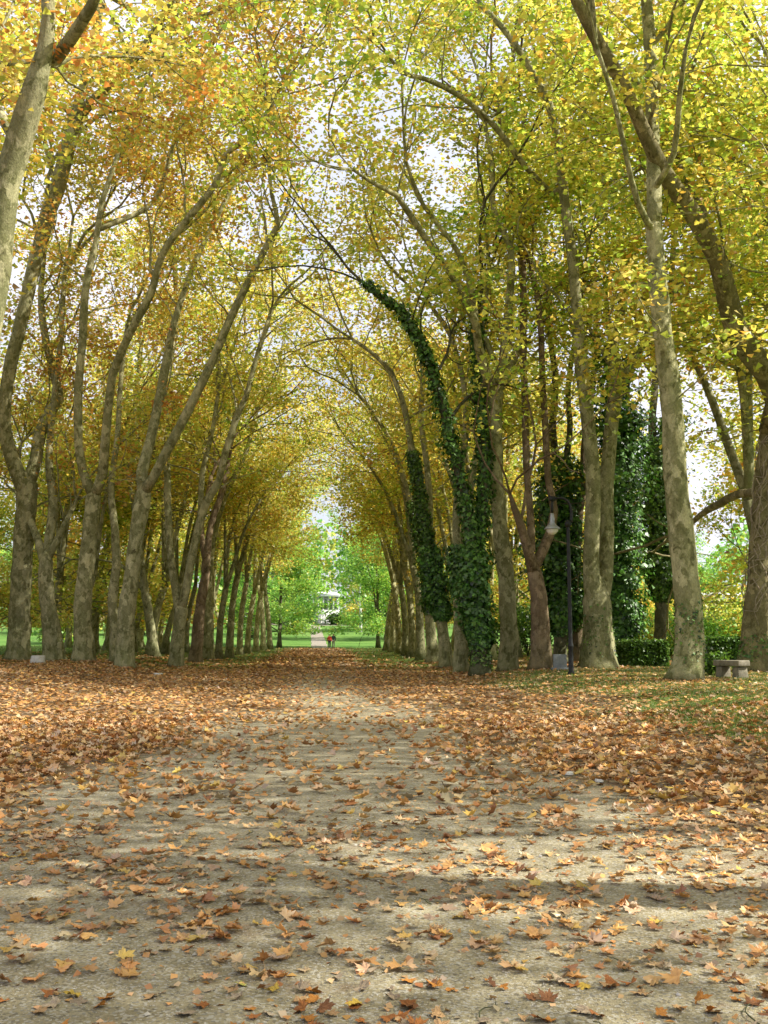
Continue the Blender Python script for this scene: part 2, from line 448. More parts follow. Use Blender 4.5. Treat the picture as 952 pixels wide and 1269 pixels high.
# --- left side
hand_tree(11, 22, 819, [(24, 790, 33), (27, 740, 31), (30, 680, 30), (33, 630, 31), (34, 600, 33)],
    [([(32, 610, 26), (20, 580, 22), (8, 545, 21), (6, 504, 20), (12, 460, 20), (20, 428, 20), (38, 353, 21), (50, 302, 22), (60, 262, 24), (70, 237, 25), (80, 200, 24), (88, 166, 22), (100, 120, 15), (108, 90, 13), (120, 40, 12), (127, -10, 11)], -4),
     ([(70, 237, 20), (85, 180, 18), (101, 140, 17), (125, 115, 15), (146, 96, 14), (170, 68, 13), (187, 45, 12), (206, 15, 11), (225, -10, 10)], -8),
     ([(187, 45, 9), (205, 33, 9), (230, 24, 8), (252, 20, 7), (280, 8, 5)], -8),
     ([(36, 600, 22), (44, 570, 20), (50, 535, 18), (62, 510, 17), (73, 495, 14), (68, 470, 13), (60, 440, 13), (52, 400, 11), (50, 360, 9), (56, 300, 7)], 3)],
    'stout pale plane tree at the left edge, forking low into two thick curving stems', pal='orange', every=1.5, ws=.8)
hand_tree(12, 66, 820, [(66, 800, 24), (62, 760, 19), (58, 720, 18), (58, 695, 18)],
    [([(58, 700, 14), (48, 670, 9), (40, 650, 8), (30, 620, 6)], 2), ([(58, 695, 13), (62, 660, 12), (66, 620, 11), (60, 570, 9), (66, 500, 8), (74, 430, 7), (80, 340, 6)], 4),
     ([(62, 690, 9), (80, 650, 7), (95, 620, 5)], 1)],
    'thin dark forked plane tree standing just behind the stout one at the left edge', GL, 'orange', every=1.5)
hand_tree(13, 103, 820, [(103, 795, 28), (101, 750, 24), (106, 700, 23), (111, 650, 21), (116, 615, 23)],
    [([(114, 615, 14), (103, 585, 13), (97, 550, 12), (96, 500, 12), (98, 460, 12), (102, 410, 12), (106, 350, 11), (118, 300, 9), (126, 250, 8), (150, 180, 6)], -2),
     ([(120, 612, 15), (128, 585, 14), (130, 555, 13), (134, 510, 12), (140, 465, 12), (150, 438, 12), (168, 400, 11), (187, 363, 11), (202, 313, 10), (232, 272, 10), (267, 227, 9), (280, 190, 8), (318, 161, 7), (343, 116, 6), (373, 60, 4)], -8),
     ([(202, 313, 8), (190, 250, 7), (215, 180, 6), (240, 130, 5), (262, 60, 4)], -3)],
    'plane tree with a leaning swollen trunk, its long limb arching far over the path', pal='orange', ws=.87)
hand_tree(14, 155, 828, [(156, 800, 22), (158, 760, 21), (164, 710, 19), (170, 665, 18), (176, 625, 20), (178, 610, 20)],
    [([(178, 612, 14), (190, 592, 12), (205, 562, 12), (235, 505, 11), (262, 450, 11), (285, 395, 10), (310, 345, 9), (330, 305, 8), (344, 277, 7), (336, 240, 5), (332, 190, 4), (330, 140, 3)], -5),
     ([(344, 277, 4), (356, 255, 4), (362, 225, 3), (350, 205, 3)], -1),
     ([(176, 610, 15), (176, 585, 14), (186, 545, 12), (196, 500, 12), (206, 450, 11), (212, 415, 9), (222, 380, 8), (240, 330, 7), (262, 280, 6), (300, 210, 5)], 4)],
    'plane tree leaning right with one dark limb sweeping diagonally over the avenue', pal='orange')
hand_tree(15, 143, 822, [(143, 790, 12), (140, 745, 12), (144, 700, 11), (142, 650, 10)],
    [([(142, 655, 9), (138, 600, 8), (146, 540, 7), (150, 470, 6), (158, 400, 5)], 3)],
    'dark knobbly slender plane trunk just left of the leaning one', GL, 'orange')
hand_tree(16, 192, 815, [(190, 800, 12), (186, 765, 11), (180, 730, 10), (175, 695, 10)],
    [([(175, 700, 9), (168, 640, 8), (160, 580, 7), (168, 500, 6), (175, 430, 5)], 3), ([(180, 735, 5), (165, 715, 5), (150, 700, 4)], 1)],
    'slender plane tree leaning left behind the front left row', GL, 'gold')
hand_tree(17, 218, 827, [(221, 800, 17), (223, 775, 16), (225, 755, 17)],
    [([(222, 760, 12), (216, 720, 10), (211, 680, 9), (209, 640, 9), (208, 580, 8), (207, 530, 8), (205, 470, 7), (214, 440, 6), (220, 390, 6), (216, 330, 5)], 3),
     ([(226, 755, 12), (232, 725, 11), (237, 695, 10), (246, 655, 10), (256, 622, 10), (272, 595, 9), (280, 560, 9), (295, 515, 8), (306, 490, 7), (315, 455, 6), (325, 420, 6), (335, 390, 5)], -2),
     ([(228, 740, 8), (240, 690, 8), (248, 640, 7), (250, 590, 7), (262, 540, 6), (270, 490, 5)], 2)],
    'front left plane tree splitting near the ground into three slim upright stems', pal='gold')
hand_tree(18, 242, 822, [(244, 795, 15), (247, 760, 13), (253, 720, 11), (256, 690, 11)],
    [([(256, 695, 9), (262, 650, 8), (275, 610, 8), (282, 570, 7), (290, 520, 6), (297, 470, 5)], 1), ([(254, 700, 7), (250, 650, 6), (262, 590, 5)], 3)],
    'plane tree with a reddish lower trunk right of the three stemmed one', pal='gold', bark=BARKR)
hand_tree(19, 258, 818, [(258, 795, 13), (258, 750, 12), (258, 710, 11)],
    [([(258, 715, 9), (262, 680, 8), (270, 640, 8), (285, 600, 7), (305, 560, 6), (318, 510, 5)], 0), ([(257, 710, 6), (250, 670, 5), (255, 610, 5)], 3)],
    'pale straight plane trunk between the reddish one and the far left row', pal='gold')
# --- upper left stem reaching in from beyond the frame
hand_tree(20, -70, 868, [(-66, 790, 44), (-55, 680, 42), (-45, 600, 40), (-35, 500, 38)],
    [([(-35, 510, 34), (-15, 420, 33), (-2, 330, 33), (0, 282, 33), (8, 225, 33), (20, 180, 33), (32, 140, 32), (42, 110, 30), (55, 60, 20), (60, 20, 18), (58, -30, 17)], -2),
     ([(50, 100, 18), (70, 72, 17), (90, 45, 16), (115, 5, 15), (130, -40, 13)], -3),
     ([(20, 180, 12), (-5, 130, 12), (-20, 80, 10)], 2)],
    'plane tree at the left frame edge whose stem crosses the top left corner', pal='orange', size=.165, per=80, rf=.16, Ls=2.4)
# --- right side
hand_tree(31, 848, 845, [(855, 812, 42), (856, 770, 38), (852, 720, 37), (847, 670, 36), (841, 620, 34), (836, 560, 32), (832, 500, 31), (826, 450, 29), (820, 400, 28), (816, 340, 27), (811, 280, 25)],
    [([(810, 275, 23), (808, 210, 21), (806, 140, 20), (805, 60, 19), (800, -20, 16)], 1),
     ([(812, 290, 10), (790, 250, 9), (776, 190, 8), (760, 120, 7), (740, 60, 6)], -3),
     ([(811, 240, 10), (835, 190, 9), (842, 120, 8), (850, 60, 6)], -3)],
    'tallest single straight plane trunk on the right, with ivy creeping round its foot', pal='lime', ivys=[([(0, 0, 2.6)], 550, .10, .08)], epi=4, ws=.89)
r3 = hand_tree(32, 932, 834, [(934, 800, 46), (937, 760, 41), (941, 700, 38), (945, 650, 37), (950, 590, 36), (957, 530, 37)],
    [([(956, 535, 38), (964, 500, 38), (951, 462, 38), (925, 430, 37), (908, 395, 34), (899, 360, 33), (890, 323, 31), (870, 282, 29), (845, 242, 27), (820, 207, 25), (797, 155, 23), (775, 106, 21), (744, 55, 20), (714, 0, 18), (700, -40, 16)], -9),
     ([(960, 520, 28), (985, 450, 26), (1000, 380, 24), (1010, 280, 20)], 3),
     ([(845, 242, 10), (838, 190, 8), (842, 130, 7), (860, 80, 6), (880, 20, 5)], -2),
     ([(940, 610, 14), (915, 612, 13), (890, 625, 12), (868, 638, 9), (845, 660, 7)], 6)],
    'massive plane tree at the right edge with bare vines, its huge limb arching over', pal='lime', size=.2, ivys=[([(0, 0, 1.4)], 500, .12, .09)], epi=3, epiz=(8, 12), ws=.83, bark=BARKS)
hand_tree(33, 742, 829, [(742, 805, 46), (741, 775, 42), (740, 745, 40), (740, 725, 26)],
    [([(733, 760, 25), (733, 715, 24), (733, 660, 22), (735, 600, 21), (730, 540, 21), (722, 470, 20), (716, 420, 19), (714, 380, 17), (710, 330, 16), (704, 280, 15), (699, 242, 14), (689, 166, 12), (676, 121, 11), (648, 70, 10), (623, 35, 9), (590, 0, 8)], -3),
     ([(699, 245, 10), (684, 240, 10), (648, 202, 9), (613, 156, 9), (573, 121, 8), (527, 98, 7), (497, 90, 6), (482, 70, 5)], -6),
     ([(680, 125, 8), (689, 60, 8), (694, -10, 7)], 0),
     ([(748, 760, 23), (750, 715, 22), (752, 660, 21), (752, 600, 20), (756, 540, 20), (762, 490, 22), (764, 465, 20), (759, 434, 16), (769, 383, 13), (780, 333, 11), (795, 262, 9), (800, 200, 7)], 3),
     ([(764, 478, 15), (778, 460, 14), (805, 413, 13), (825, 378, 13), (845, 348, 12), (862, 305, 11), (875, 262, 10), (906, 197, 8), (921, 131, 7), (925, 60, 5)], 5),
     ([(840, 355, 9), (834, 302, 8), (840, 255, 7), (850, 200, 6)], 6)],
    'twin stemmed plane tree beside the street lamp, its two stems joined at the base', pal='lime', ivys=[([(0, 0, 2.5), (4, 0, 3.5)], 600, .1, .08)], epi=2, ws=.88)
hand_tree(34, 670, 831, [(670, 805, 26), (669, 770, 22), (666, 735, 21), (663, 712, 19), (662, 700, 12)],
    [([(660, 710, 16), (652, 675, 13), (645, 650, 11), (637, 628, 8), (632, 612, 4)], -1),
     ([(665, 705, 14), (673, 683, 13), (682, 660, 12), (687, 633, 10), (680, 595, 9), (677, 540, 9), (674, 484, 8), (671, 403, 8), (664, 353, 8), (646, 282, 7), (625, 205, 6), (618, 140, 5)], 4),
     ([(655, 680, 10), (658, 650, 10), (656, 619, 9), (652, 575, 9), (650, 500, 9), (648, 428, 9), (648, 302, 8), (646, 227, 7), (650, 150, 6)], 4)],
    'reddish brown forked plane tree with a broken left stub, left of the street lamp', pal='lime', bark=BARKR, epi=3)
hand_tree(35, 630, 833, [(631, 805, 25), (630, 765, 23), (627, 710, 22), (622, 660, 21), (618, 610, 20), (614, 550, 20), (613, 510, 21), (614, 485, 24)],
    [([(610, 490, 17), (602, 460, 15), (594, 430, 13), (590, 400, 12), (575, 370, 11), (560, 340, 10), (533, 303, 9), (510, 268, 9), (492, 242, 8), (460, 225, 6), (437, 210, 4)], -6),
     ([(592, 405, 9), (586, 370, 9), (575, 330, 8), (560, 300, 7), (525, 255, 6), (503, 200, 5), (500, 160, 4)], -5),
     ([(614, 485, 14), (622, 455, 13), (628, 403, 12), (632, 360, 11), (633, 310, 10), (612, 260, 8), (610, 200, 7), (600, 150, 6)], 0),
     ([(617, 485, 14), (630, 460, 12), (643, 428, 11), (650, 390, 10), (645, 320, 8), (635, 220, 7), (628, 150, 5)], 3),
     ([(600, 440, 8), (597, 400, 7), (606, 340, 6), (600, 270, 5)], 2)],
    'pale smooth plane trunk that fans out into a vase of limbs high above', pal='lime', epi=3, ws=.92)
# ivy clad ones
hand_tree(36, 596, 838, [(596, 812, 24), (592, 780, 20), (590, 740, 18), (588, 700, 18)],
    [([(587, 705, 14), (582, 660, 13), (574, 610, 12), (566, 575, 12), (555, 530, 11), (546, 495, 10), (538, 468, 10), (525, 430, 9), (510, 405, 8), (497, 385, 7), (476, 370, 6), (450, 350, 4)], -2),
     ([(590, 700, 13), (596, 650, 12), (600, 600, 12), (599, 550, 11), (596, 500, 10), (593, 460, 9), (589, 415, 8), (598, 350, 6)], 2)],
    'ivy smothered plane tree nearest the path on the right, dark green from knee height', pal='gold', bark=BARKD, flare=.3,
    ivys=[([(0, 1.0, 9), (1, 0, 4)], 9000, .62, .14), ([(1, 0, 15), (2, 0, 15)], 9000, .4, .14), ([(0, 0, 1.6)], 700, .1, .1)], epi=0)
hand_tree(37, 571, 835, [(571, 812, 18), (570, 780, 16), (569, 740, 15), (567, 690, 14)],
    [([(567, 695, 11), (565, 640, 10), (570, 590, 9), (578, 530, 8), (574, 470, 7), (560, 420, 6)], 2), ([(569, 690, 9), (580, 630, 8), (590, 560, 7)], 3)],
    'pale plane trunk squeezed between two ivy clad ones on the right', pal='gold', ivys=[([(0, 3, 9)], 3500, .4, .14)], epi=0)
hand_tree(38, 552, 828, [(552, 808, 16), (548, 780, 14), (542, 740, 13), (534, 690, 13)],
    [([(533, 695, 11), (526, 645, 10), (519, 600, 9), (511, 560, 9), (505, 520, 8), (497, 488, 7), (485, 460, 6), (465, 440, 5), (437, 420, 4)], -2),
     ([(530, 680, 9), (533, 630, 8), (530, 580, 8), (522, 520, 7), (524, 460, 6), (515, 400, 5)], 2)],
    'second ivy clad plane tree on the right, its ivy climbing a slim curved stem', pal='gold',
    ivys=[([(0, 2.2, 9), (1, 0, 2.5)], 7500, .62, .15), ([(1, 0, 11)], 4500, .34, .14)], epi=0)
hand_tree(39, 536, 822, [(536, 805, 15), (534, 780, 13), (532, 740, 12)],
    [([(532, 745, 10), (524, 690, 9), (514, 640, 8), (500, 590, 7), (486, 550, 6), (462, 510, 5), (445, 490, 4)], -1), ([(532, 740, 8), (536, 690, 7), (530, 620, 6)], 3)],
    'plane trunk emerging behind the second ivy clad tree on the right', GR, 'gold', ivys=[([(0, 2.5, 9), (1, 0, 9)], 3500, .4, .15)], epi=2)
# behind the lamp, reddish; ivy masses behind the right row
hand_tree(40, 718, 822, [(718, 800, 17), (716, 760, 15), (714, 700, 14), (718, 640, 13), (722, 600, 12)],
    [([(722, 605, 11), (726, 540, 10), (735, 470, 8), (738, 390, 7), (730, 300, 6)], 3)],
    'slim reddish plane trunk directly behind the street lamp', GR, 'lime', bark=BARKR, epi=4)
for k, (u, v, lab, prof) in enumerate([(694, 822, 'plane tree fully wrapped in ivy behind the grey slab', 0), (768, 824, 'bushy ivy clad tree between the twin stemmed tree and the dark hedge', 0),
                                       (818, 816, 'ivy topped tree with a bare dark foot behind the clipped hedge', 3.2)]):
    hand_tree(41 + k, u, v, [(u, 800, 16), (u + 2, 760, 15), (u + 1, 700, 14), (u - 3, 640, 13), (u - 2, 580, 12)],
        [([(u - 2, 585, 11), (u - 10, 530, 10), (u - 6, 470, 9), (u - 14, 400, 7), (u - 20, 320, 5)], 3), ([(u - 2, 600, 9), (u + 12, 540, 8), (u + 10, 480, 7), (u + 22, 400, 5)], 2)],
        lab, pal='lime', bark=BARKD, ivys=[([(0, [1.2, .6, 3.2][k], 16), (1, 0, [9, 15, 13][k]), (2, 0, [8, 12, 14][k])], 24000, 1.7, .17)], epi=2, per=16)

# --- tree kinds copied along the rows
def kind_tree(seed, lean=1.0, H=23, r0=.38, fork=7.0, pal='gold', per=30, size=.25, low=False, bark=None, green=False, label='', nl=3, Ls=3.2, tmpl=STAR, cap=34000):
    g = np.random.default_rng(seed); T = Tree(g); T.bias = np.array([.12 * lean, 0, 0])
    a = g.uniform(-.3, .3)
    P = [(0, 0, 0), (.05, 0, fork * .35), (.25 * lean + .1 * a, .1, fork * .7), (.6 * lean, .25 * a, fork)]
    tp, tr = T.limb(P, [r0 * 1.05, r0 * .9, r0 * .8, r0 * .8], flare=.45, sides=14, step=.8)
    for i in range(nl):
        aa = (i - (nl - 1) / 2) * 1.1 + g.uniform(-.3, .3)
        top = H * g.uniform(.68, .8); sx = lean * g.uniform(2.2, 4.0) + g.uniform(-.8, .8)
        if i == 1: sx = -.6 * lean + g.uniform(-1, 1)
        sy = math.sin(aa) * g.uniform(2, 3.5)
        q = [tp[-1], tp[-1] + (sx * .12, sy * .25, (top - fork) * .22), tp[-1] + (sx * .3, sy * .5, (top - fork) * .5), tp[-1] + (sx * .62, sy * .8, (top - fork) * .78), tp[-1] + (sx, sy, top - fork)]
        p, r = T.limb(q, [r0 * .62, r0 * .5, r0 * .42, r0 * .3, r0 * .18], step=.8)
        T.dress(p, r, .12 if low else .38, 1.5, .42, Ls)
    if low:
        T.dress(tp, tr, .35, .7, .2, 2.8, tip=False, out=1.3)
        for _ in range(5):
            i = g.integers(len(tp) // 2, len(tp)); an = g.uniform(0, 6.28)
            T.grow(tp[i], np.array([math.cos(an), math.sin(an), .15]), .09, 2.6, upw=-.15)
    for p, r in T.main[1:]: T.epicormic(p, r, 9, 15, 4)
    # as shared meshes
    tm = T.t.mesh('trunk'); A = np.array(T.anchors); n = len(A) * per; cl = np.repeat(np.arange(len(A)), per)
    pos = A[cl] + rng.normal(0, 1, (n, 3)) * np.array([.6, .6, .4]); ok = pos[:, 2] > (2.0 if low else 6.5 + np.abs(rng.normal(0, 2, n))); pos, cl = pos[ok], cl[ok]
    if len(pos) > cap:
        j = rng.choice(len(pos), cap, replace=False); pos, cl = pos[j], cl[j]
    cm = scatter('crown', pos, size * rng.uniform(.6, 1.25, len(pos)), palette(pal, len(pos), cl), tmpl, .85)
    tm.materials.append(bark or BARK); cm.materials.append(LEAFM)
    print('kind', seed, len(A), len(pos), flush=True)
    return tm, cm

KA = [kind_tree(101 + i, 1.0, 22 + i, .34, 6.5 + .6 * i, 'gold', nl=3) for i in range(3)]       # leaning over the avenue
KS = [kind_tree(181 + i, 1.15, 21 + i, [.26, .22, .30][i], [3.6, 5.0, 4.4][i], ['gold', 'orange', 'gold'][i], nl=[3, 2, 3][i], size=.23) for i in range(3)]    # slim, forking low
KN = [kind_tree(161 + i, 1.0, 21 + i, .36, 6.5 + .6 * i, ['lime', 'orange'][i], nl=3, per=34, size=.15, tmpl=LEAF5) for i in range(2)]    # close to the viewer
KB = [kind_tree(121 + i, .3, 21, .36, 5.5, ['orange', 'lime', 'gold'][i], low=True, nl=3, size=.28) for i in range(3)]   # outer rows, low crowns
KG = [kind_tree(141 + i, .2, 17, .33, 3.5, 'green', low=True, nl=3, size=.34, bark=BARKD) for i in range(2)]         # green trees round the lawn

first = {}
def place(kind, x, y, rz, sc, label, group, name='plane_tree', dz=0):
    """the first tree of a kind is built, the others are copies of it with copied parts"""
    key = id(kind[0])
    z = float(terrain(x, y)) - .08 + dz
    if key not in first:
        root = empty(name, (x, y, z), label, 'tree', group, rz); a = link('trunk', kind[0], None, root); b = link('crown', kind[1], None, root)
        first[key] = (root, a, b)
    else:
        r0, a0, b0 = first[key]
        root = r0.copy(); C.objects.link(root)
        for ch in (a0, b0):
            c = ch.copy(); C.objects.link(c); c.parent = root
        root.name = name
        root.location = (x, y, z); root.rotation_euler = (0, 0, rz); tag(root, label, 'tree', group)
    root.scale = (sc, sc, sc)
    return root

ORD = ['first', 'second', 'third', 'fourth', 'fifth', 'sixth', 'seventh', 'eighth', 'ninth', 'tenth', 'eleventh', 'twelfth']
# inner left row, beyond the hand made ones
for i, (u, v) in enumerate([(271, 818), (284, 815), (297, 812), (307, 810), (317, 808), (326, 806), (334, 805)]):
    b = ground_at(u, v); 
    place(KA[i % 3], b[0], b[1], (math.pi if i > 4 else 0) + rng.normal(0, .35), [.62, .72, .66, .7, .72, .78, .8][i] * 1.15, '%s plane trunk past the reddish one in the receding left row' % ORD[i], GL)
for i, (u, v) in enumerate([(522, 818), (511, 815), (503, 813), (495, 810), (487, 808), (480, 806)]):
    b = ground_at(u, v)
    place(KA[(i + 1) % 3], b[0], b[1], (0 if i > 3 else math.pi) + rng.normal(0, .35), [.75, .72, .74, .76, .8, .8][i] * 1.1, '%s plane trunk past the ivy clad ones in the receding right row' % ORD[i], GR)
for side, x0, ys, kk in [(-1, -10.2, (56, 63, 70, 78, 87, 97, 108), GL), (-1, -13.5, (58, 67, 76, 88, 101), GL), (1, 8.6, (52, 60, 68, 77, 87, 98, 109), GR), (1, 11.2, (56, 66, 79, 94), GR)]:
    for j, y in enumerate(ys):
        nm_ = {-10.2: 'slim pale plane tree close behind the inner left row', -13.5: 'slim plane tree two trunks deep behind the left row', 8.6: 'slim pale plane tree close behind the inner right row', 11.2: 'slim plane tree two trunks deep behind the right row'}[x0]
        place(KS[(j + abs(int(x0))) % 3], x0 + rng.normal(0, .4), y + rng.normal(0, 1.2), (0 if side < 0 else math.pi) + (math.pi if y > 92 else 0) + rng.normal(0, .5), rng.uniform(.85, 1.05), nm_, nm_.replace('tree', 'trees'))
# dark ivy-green trunks closing the avenue
GC = 'dark trees where the avenue meets the lawn'
for i, (u, v, s, lab) in enumerate([(469, 803, .8, 'dark trunk closing the right row at the lawn'), (346, 803, .85, 'dark trunk closing the left row at the lawn')]):
    b = ground_at(u, v); place(KG[i], b[0], b[1], [math.pi, 0][i], s, lab, GC, 'broadleaf_tree')
# outer rows
k = 0
for x, y, sd, lab in [(-17, 33, 0, 'far left'), (-20, 41, 0, ''), (-27, 37, 0, ''), (18, 40, 1, ''), (24, 36, 1, ''), (27, 47, 1, ''), (17.5, 30, 1, '')]:
    place(KA[int(abs(x)) % 3], x, y, math.pi * sd + rng.normal(0, .4), 1.05, ['golden plane tree just outside the left edge, only its crown in view', 'golden plane tree just outside the right edge, only its crown in view'][sd], ['plane trees just outside the left edge', 'plane trees just outside the right edge'][sd])
for x0, ys, lab in [(-23, (44, 52), 'low crowned plane tree at the back of the left edge trunks'), (29, (52, 62), 'yellow plane tree far out on the right behind the edge trunk'), (-16.5, (62, 72, 83, 95, 108), 'low crowned plane tree in the second row behind the left trunks'),
                    (-25, (55, 68, 84, 100), 'orange plane tree in the third row on the left lawn edge'),
                    (14.5, (71, 84, 98, 110), 'yellow plane tree in the second row behind the right trunks'),
                    (22, (76, 94), 'yellow plane tree standing in the garden beyond the right rows')]:
    for j, y in enumerate(ys):
        o = place(KB[(k + (0 if x0 < 0 else 1)) % 3], x0 + rng.normal(0, .6), y + rng.normal(0, 1), (0 if x0 < 0 else math.pi) + rng.normal(0, .5), rng.uniform(.85, 1.02), lab, lab.replace('plane tree', 'plane trees')); k += 1
# trees added beside and behind the viewer: they shade the foreground and reach into the top of the picture
for i, (x, y, s, kk) in enumerate([(19.5, 26, 1, 0), (21, 20, .85, 0), (15.5, 10, .9, 0), (19, -1, 1, 0), (27, 9, 1, 0), (-11, -3, 1.0, 1), (9, 5, 1.0, 0), (9, -7, 1.0, 0), (17, 7, 1.0, 0), (19, 33, .95, 0), (28, -3, 1, 0)]):
    place(KN[kk], x, y, (0 if x < 0 else math.pi) + rng.normal(0, .4), s, 'added plane tree shading the near end of the path', 'added plane trees shading the near end of the path')

# far green trees round the lawn
GF = 'green trees standing round the far lawn'
for i, (x, y, s, lab) in enumerate([(-11, 158, 1.45, 'tall bright green tree left of the far lawn path'), (-11, 200, 1.6, 'bright green tree behind the tall one left of the lawn path'), (-19, 205, 1.1, 'green tree at the far left end of the lawn'),
        (9.5, 150, 1.05, 'green tree right of the far lawn path'), (14, 190, 1.3, 'green tree behind the birch on the far lawn'), (-13, 258, 1.6, 'green tree behind the pavilion, to its left'), (12.5, 268, 1.6, 'green tree behind the pavilion, to its right'),
        (-28, 160, 1.0, None), (24, 150, .95, None), (-34, 190, 1.1, None), (30, 200, 1.1, None), (40, 120, .6, None), (-48, 170, 1.0, None), (52, 130, .55, None), (46, 150, .7, None), (-60, 150, .9, None), (62, 165, .8, None)]):
    place(KG[i % 2], x, y, rng.uniform(0, 6), s, lab or 'distant green tree half hidden behind the plane rows', GF if lab else 'distant green trees half hidden behind the rows', 'broadleaf_tree')

# distant woods, one mass
n = 60000
ang = rng.uniform(-1.25, 1.25, n); rr = rng.uniform(262, 330, n)
x = np.sin(ang) * rr; y = np.cos(ang) * rr
top = 24 + 6 * np.sin(ang * 31) + 4 * np.sin(ang * 77 + 2)
z = terrain(x, y) + top * rng.beta(1.2, 1.0, n)
cl = ((ang + 1.3) * 70).astype(int)
o = link('woods', scatter('woods', np.stack([x, y, z], 1), rng.uniform(.9, 2.2, n), palette('green', n, cl) * .9, STAR, 1.0), LEAFM)
tag(o, 'distant belt of green woodland closing the view behind the lawn', 'woods', kind='stuff')

# ------------------------------------------------------------------ ground
def axis(segs):
    out = []
    for a, b, s in segs: out += list(np.arange(a, b, s))
    return np.array(out + [segs[-1][1]])
gx = axis([(-400, -60, 20), (-60, -24, 3), (-24, -10, .7), (-10, 10, .22), (10, 24, .7), (24, 60, 3), (60, 400, 20)])
gy = axis([(-60, 0, 6), (0, 14, .22), (14, 60, .6), (60, 130, 1.5), (130, 330, 6), (330, 900, 40)])
X, Y = np.meshgrid(gx, gy)
Z = terrain(X, Y) + .006 * np.sin(X * 7.1 + Y * 2.3) * np.sin(Y * 5.7 - X)
nx, ny = len(gx), len(gy); idx = np.arange(nx * ny).reshape(ny, nx)
q = np.stack([idx[:-1, :-1], idx[:-1, 1:], idx[1:, 1:], idx[1:, :-1]], -1).reshape(-1, 4)

def path_edge_left(y): return np.interp(y, [0, 4, 6, 9, 12, 16, 20, 30, 60, 125], [-2.4, -2.2, -2.3, -2.6, -2.5, -1.9, -1.6, -1.5, -1.4, -1.2])
def leafiness(x, y):
    """0..1 cover of fallen leaves"""
    xl = path_edge_left(y); ctr = (y < 140)
    wob = .5 * np.sin(y * .9 + x) + .35 * np.sin(x * 2.1 - y * .6)
    left = sm(.9, -1.6, x - xl + wob * .5)
    right = sm(.2, 3.4, x + wob * .6 - np.interp(y, [3, 8, 14, 24], [1.2, .6, .2, -.5]))
    far = sm(12, 24, y)
    base = .26 + .08 * np.sin(x * 3 + y * 1.7)
    d = np.maximum.reduce([base, left * .85, right * (1 - .22 * sm(4.5, 8, x)) * np.interp(y, [3, 8, 16], [.45, .55, .62]), far * (.58 + .12 * wob)])
    d = d * (1 - .6 * np.exp(-((x - .3 + .4 * np.sin(y * .23)) / 1.25) ** 2) * sm(8, 12, y) * (1 - .8 * sm(26, 60, y)))
    d = d * (1 - .93 * sm(2.0, 4.0, np.abs(x + .6) + wob * .4) * sm(38, 70, y))
    d = d * (1 - .25 * sm(9, 16, np.abs(x)) * (y > 30))
    return np.clip(d, 0, 1) * (1 - sm(122, 126, y))
def grassiness(x, y):
    wob = .6 * np.sin(y * .5 + x * .8) + .4 * np.sin(x * 1.9 - y * .33)
    right = sm(4.0, 7.2, x + wob * 1.1 + np.interp(y, [8, 16, 30, 60], [-.5, -.6, -.8, 1.2]))
    left = sm(-6, -9, x + wob) * sm(42, 60, y)
    side = sm(2.0, 3.6, np.abs(x + .5) + wob * .3) * sm(36, 60, y)
    return np.clip(np.maximum.reduce([right, left, side, sm(121, 125, y)]), 0, 1)
G = grassiness(X, Y)
lawn = np.maximum(sm(121, 125, Y), sm(-15, -22, X) * sm(40, 60, Y))
cols = np.stack([G, lawn, leafiness(X, Y)], -1).reshape(-1, 3)
me = raw_mesh('ground', np.stack([X, Y, Z], -1).reshape(-1, 3), q.ravel(), np.full(len(q), 4), cols)
m, nt, nn, ll = newmat('ground_soil_gravel_grass')
a = nn.new('ShaderNodeAttribute'); a.attribute_name = 'col'
sp = nn.new('ShaderNodeSeparateColor'); ll.new(a.outputs['Color'], sp.inputs[0])
co = coords(nt)
big = noise(nt, co, .5, 4, .6); med = noise(nt, co, 3.2, 5, .6); fine = noise(nt, co, 60, 4, .7); grit = noise(nt, co, 170, 2, .6)
vor = nn.new('ShaderNodeTexVoronoi'); vor.inputs['Scale'].default_value = 75; ll.new(co, vor.inputs['Vector'])
dirt = ramp(nt, med, [(.3, (.245, .21, .125)), (.5, (.345, .30, .19)), (.7, (.43, .385, .26))])
dirt = mixc(nt, .75, dirt, ramp(nt, fine, [(.28, (.5, .49, .46)), (.5, (1, 1, 1)), (.72, (1.4, 1.4, 1.42))]), 'MULTIPLY')
vc = nn.new('ShaderNodeSeparateColor'); ll.new(vor.outputs['Color'], vc.inputs[0])
dirt = mixc(nt, ramp(nt, vc.outputs[0], [(.72, (0, 0, 0)), (.8, (.7, .7, .7))]), dirt, (.50, .48, .42))
dirt = mixc(nt, ramp(nt, vc.outputs[1], [(.8, (0, 0, 0)), (.86, (.6, .6, .6))]), dirt, (.13, .12, .10))
dirt = mixc(nt, .6, dirt, ramp(nt, big, [(.35, (.78, .76, .72)), (.65, (1.12, 1.12, 1.1))]), 'MULTIPLY')
soil = ramp(nt, fine, [(.3, (.075, .045, .02)), (.6, (.19, .10, .045))])
ad = nn.new('ShaderNodeMath'); ad.operation = 'MULTIPLY_ADD'; ll.new(med, ad.inputs[0]); ad.inputs[1].default_value = .9; ll.new(sp.outputs[2], ad.inputs[2])
c = mixc(nt, ramp(nt, ad.outputs[0], [(.80, (0, 0, 0)), (1.25, (.75, .75, .75))]), dirt, soil)
gr = ramp(nt, fine, [(.3, (.07, .12, .02)), (.55, (.15, .22, .04)), (.75, (.26, .29, .08))])
ad2 = nn.new('ShaderNodeMath'); ad2.operation = 'MULTIPLY_ADD'; ll.new(med, ad2.inputs[0]); ad2.inputs[1].default_value = .7; ll.new(sp.outputs[0], ad2.inputs[2])
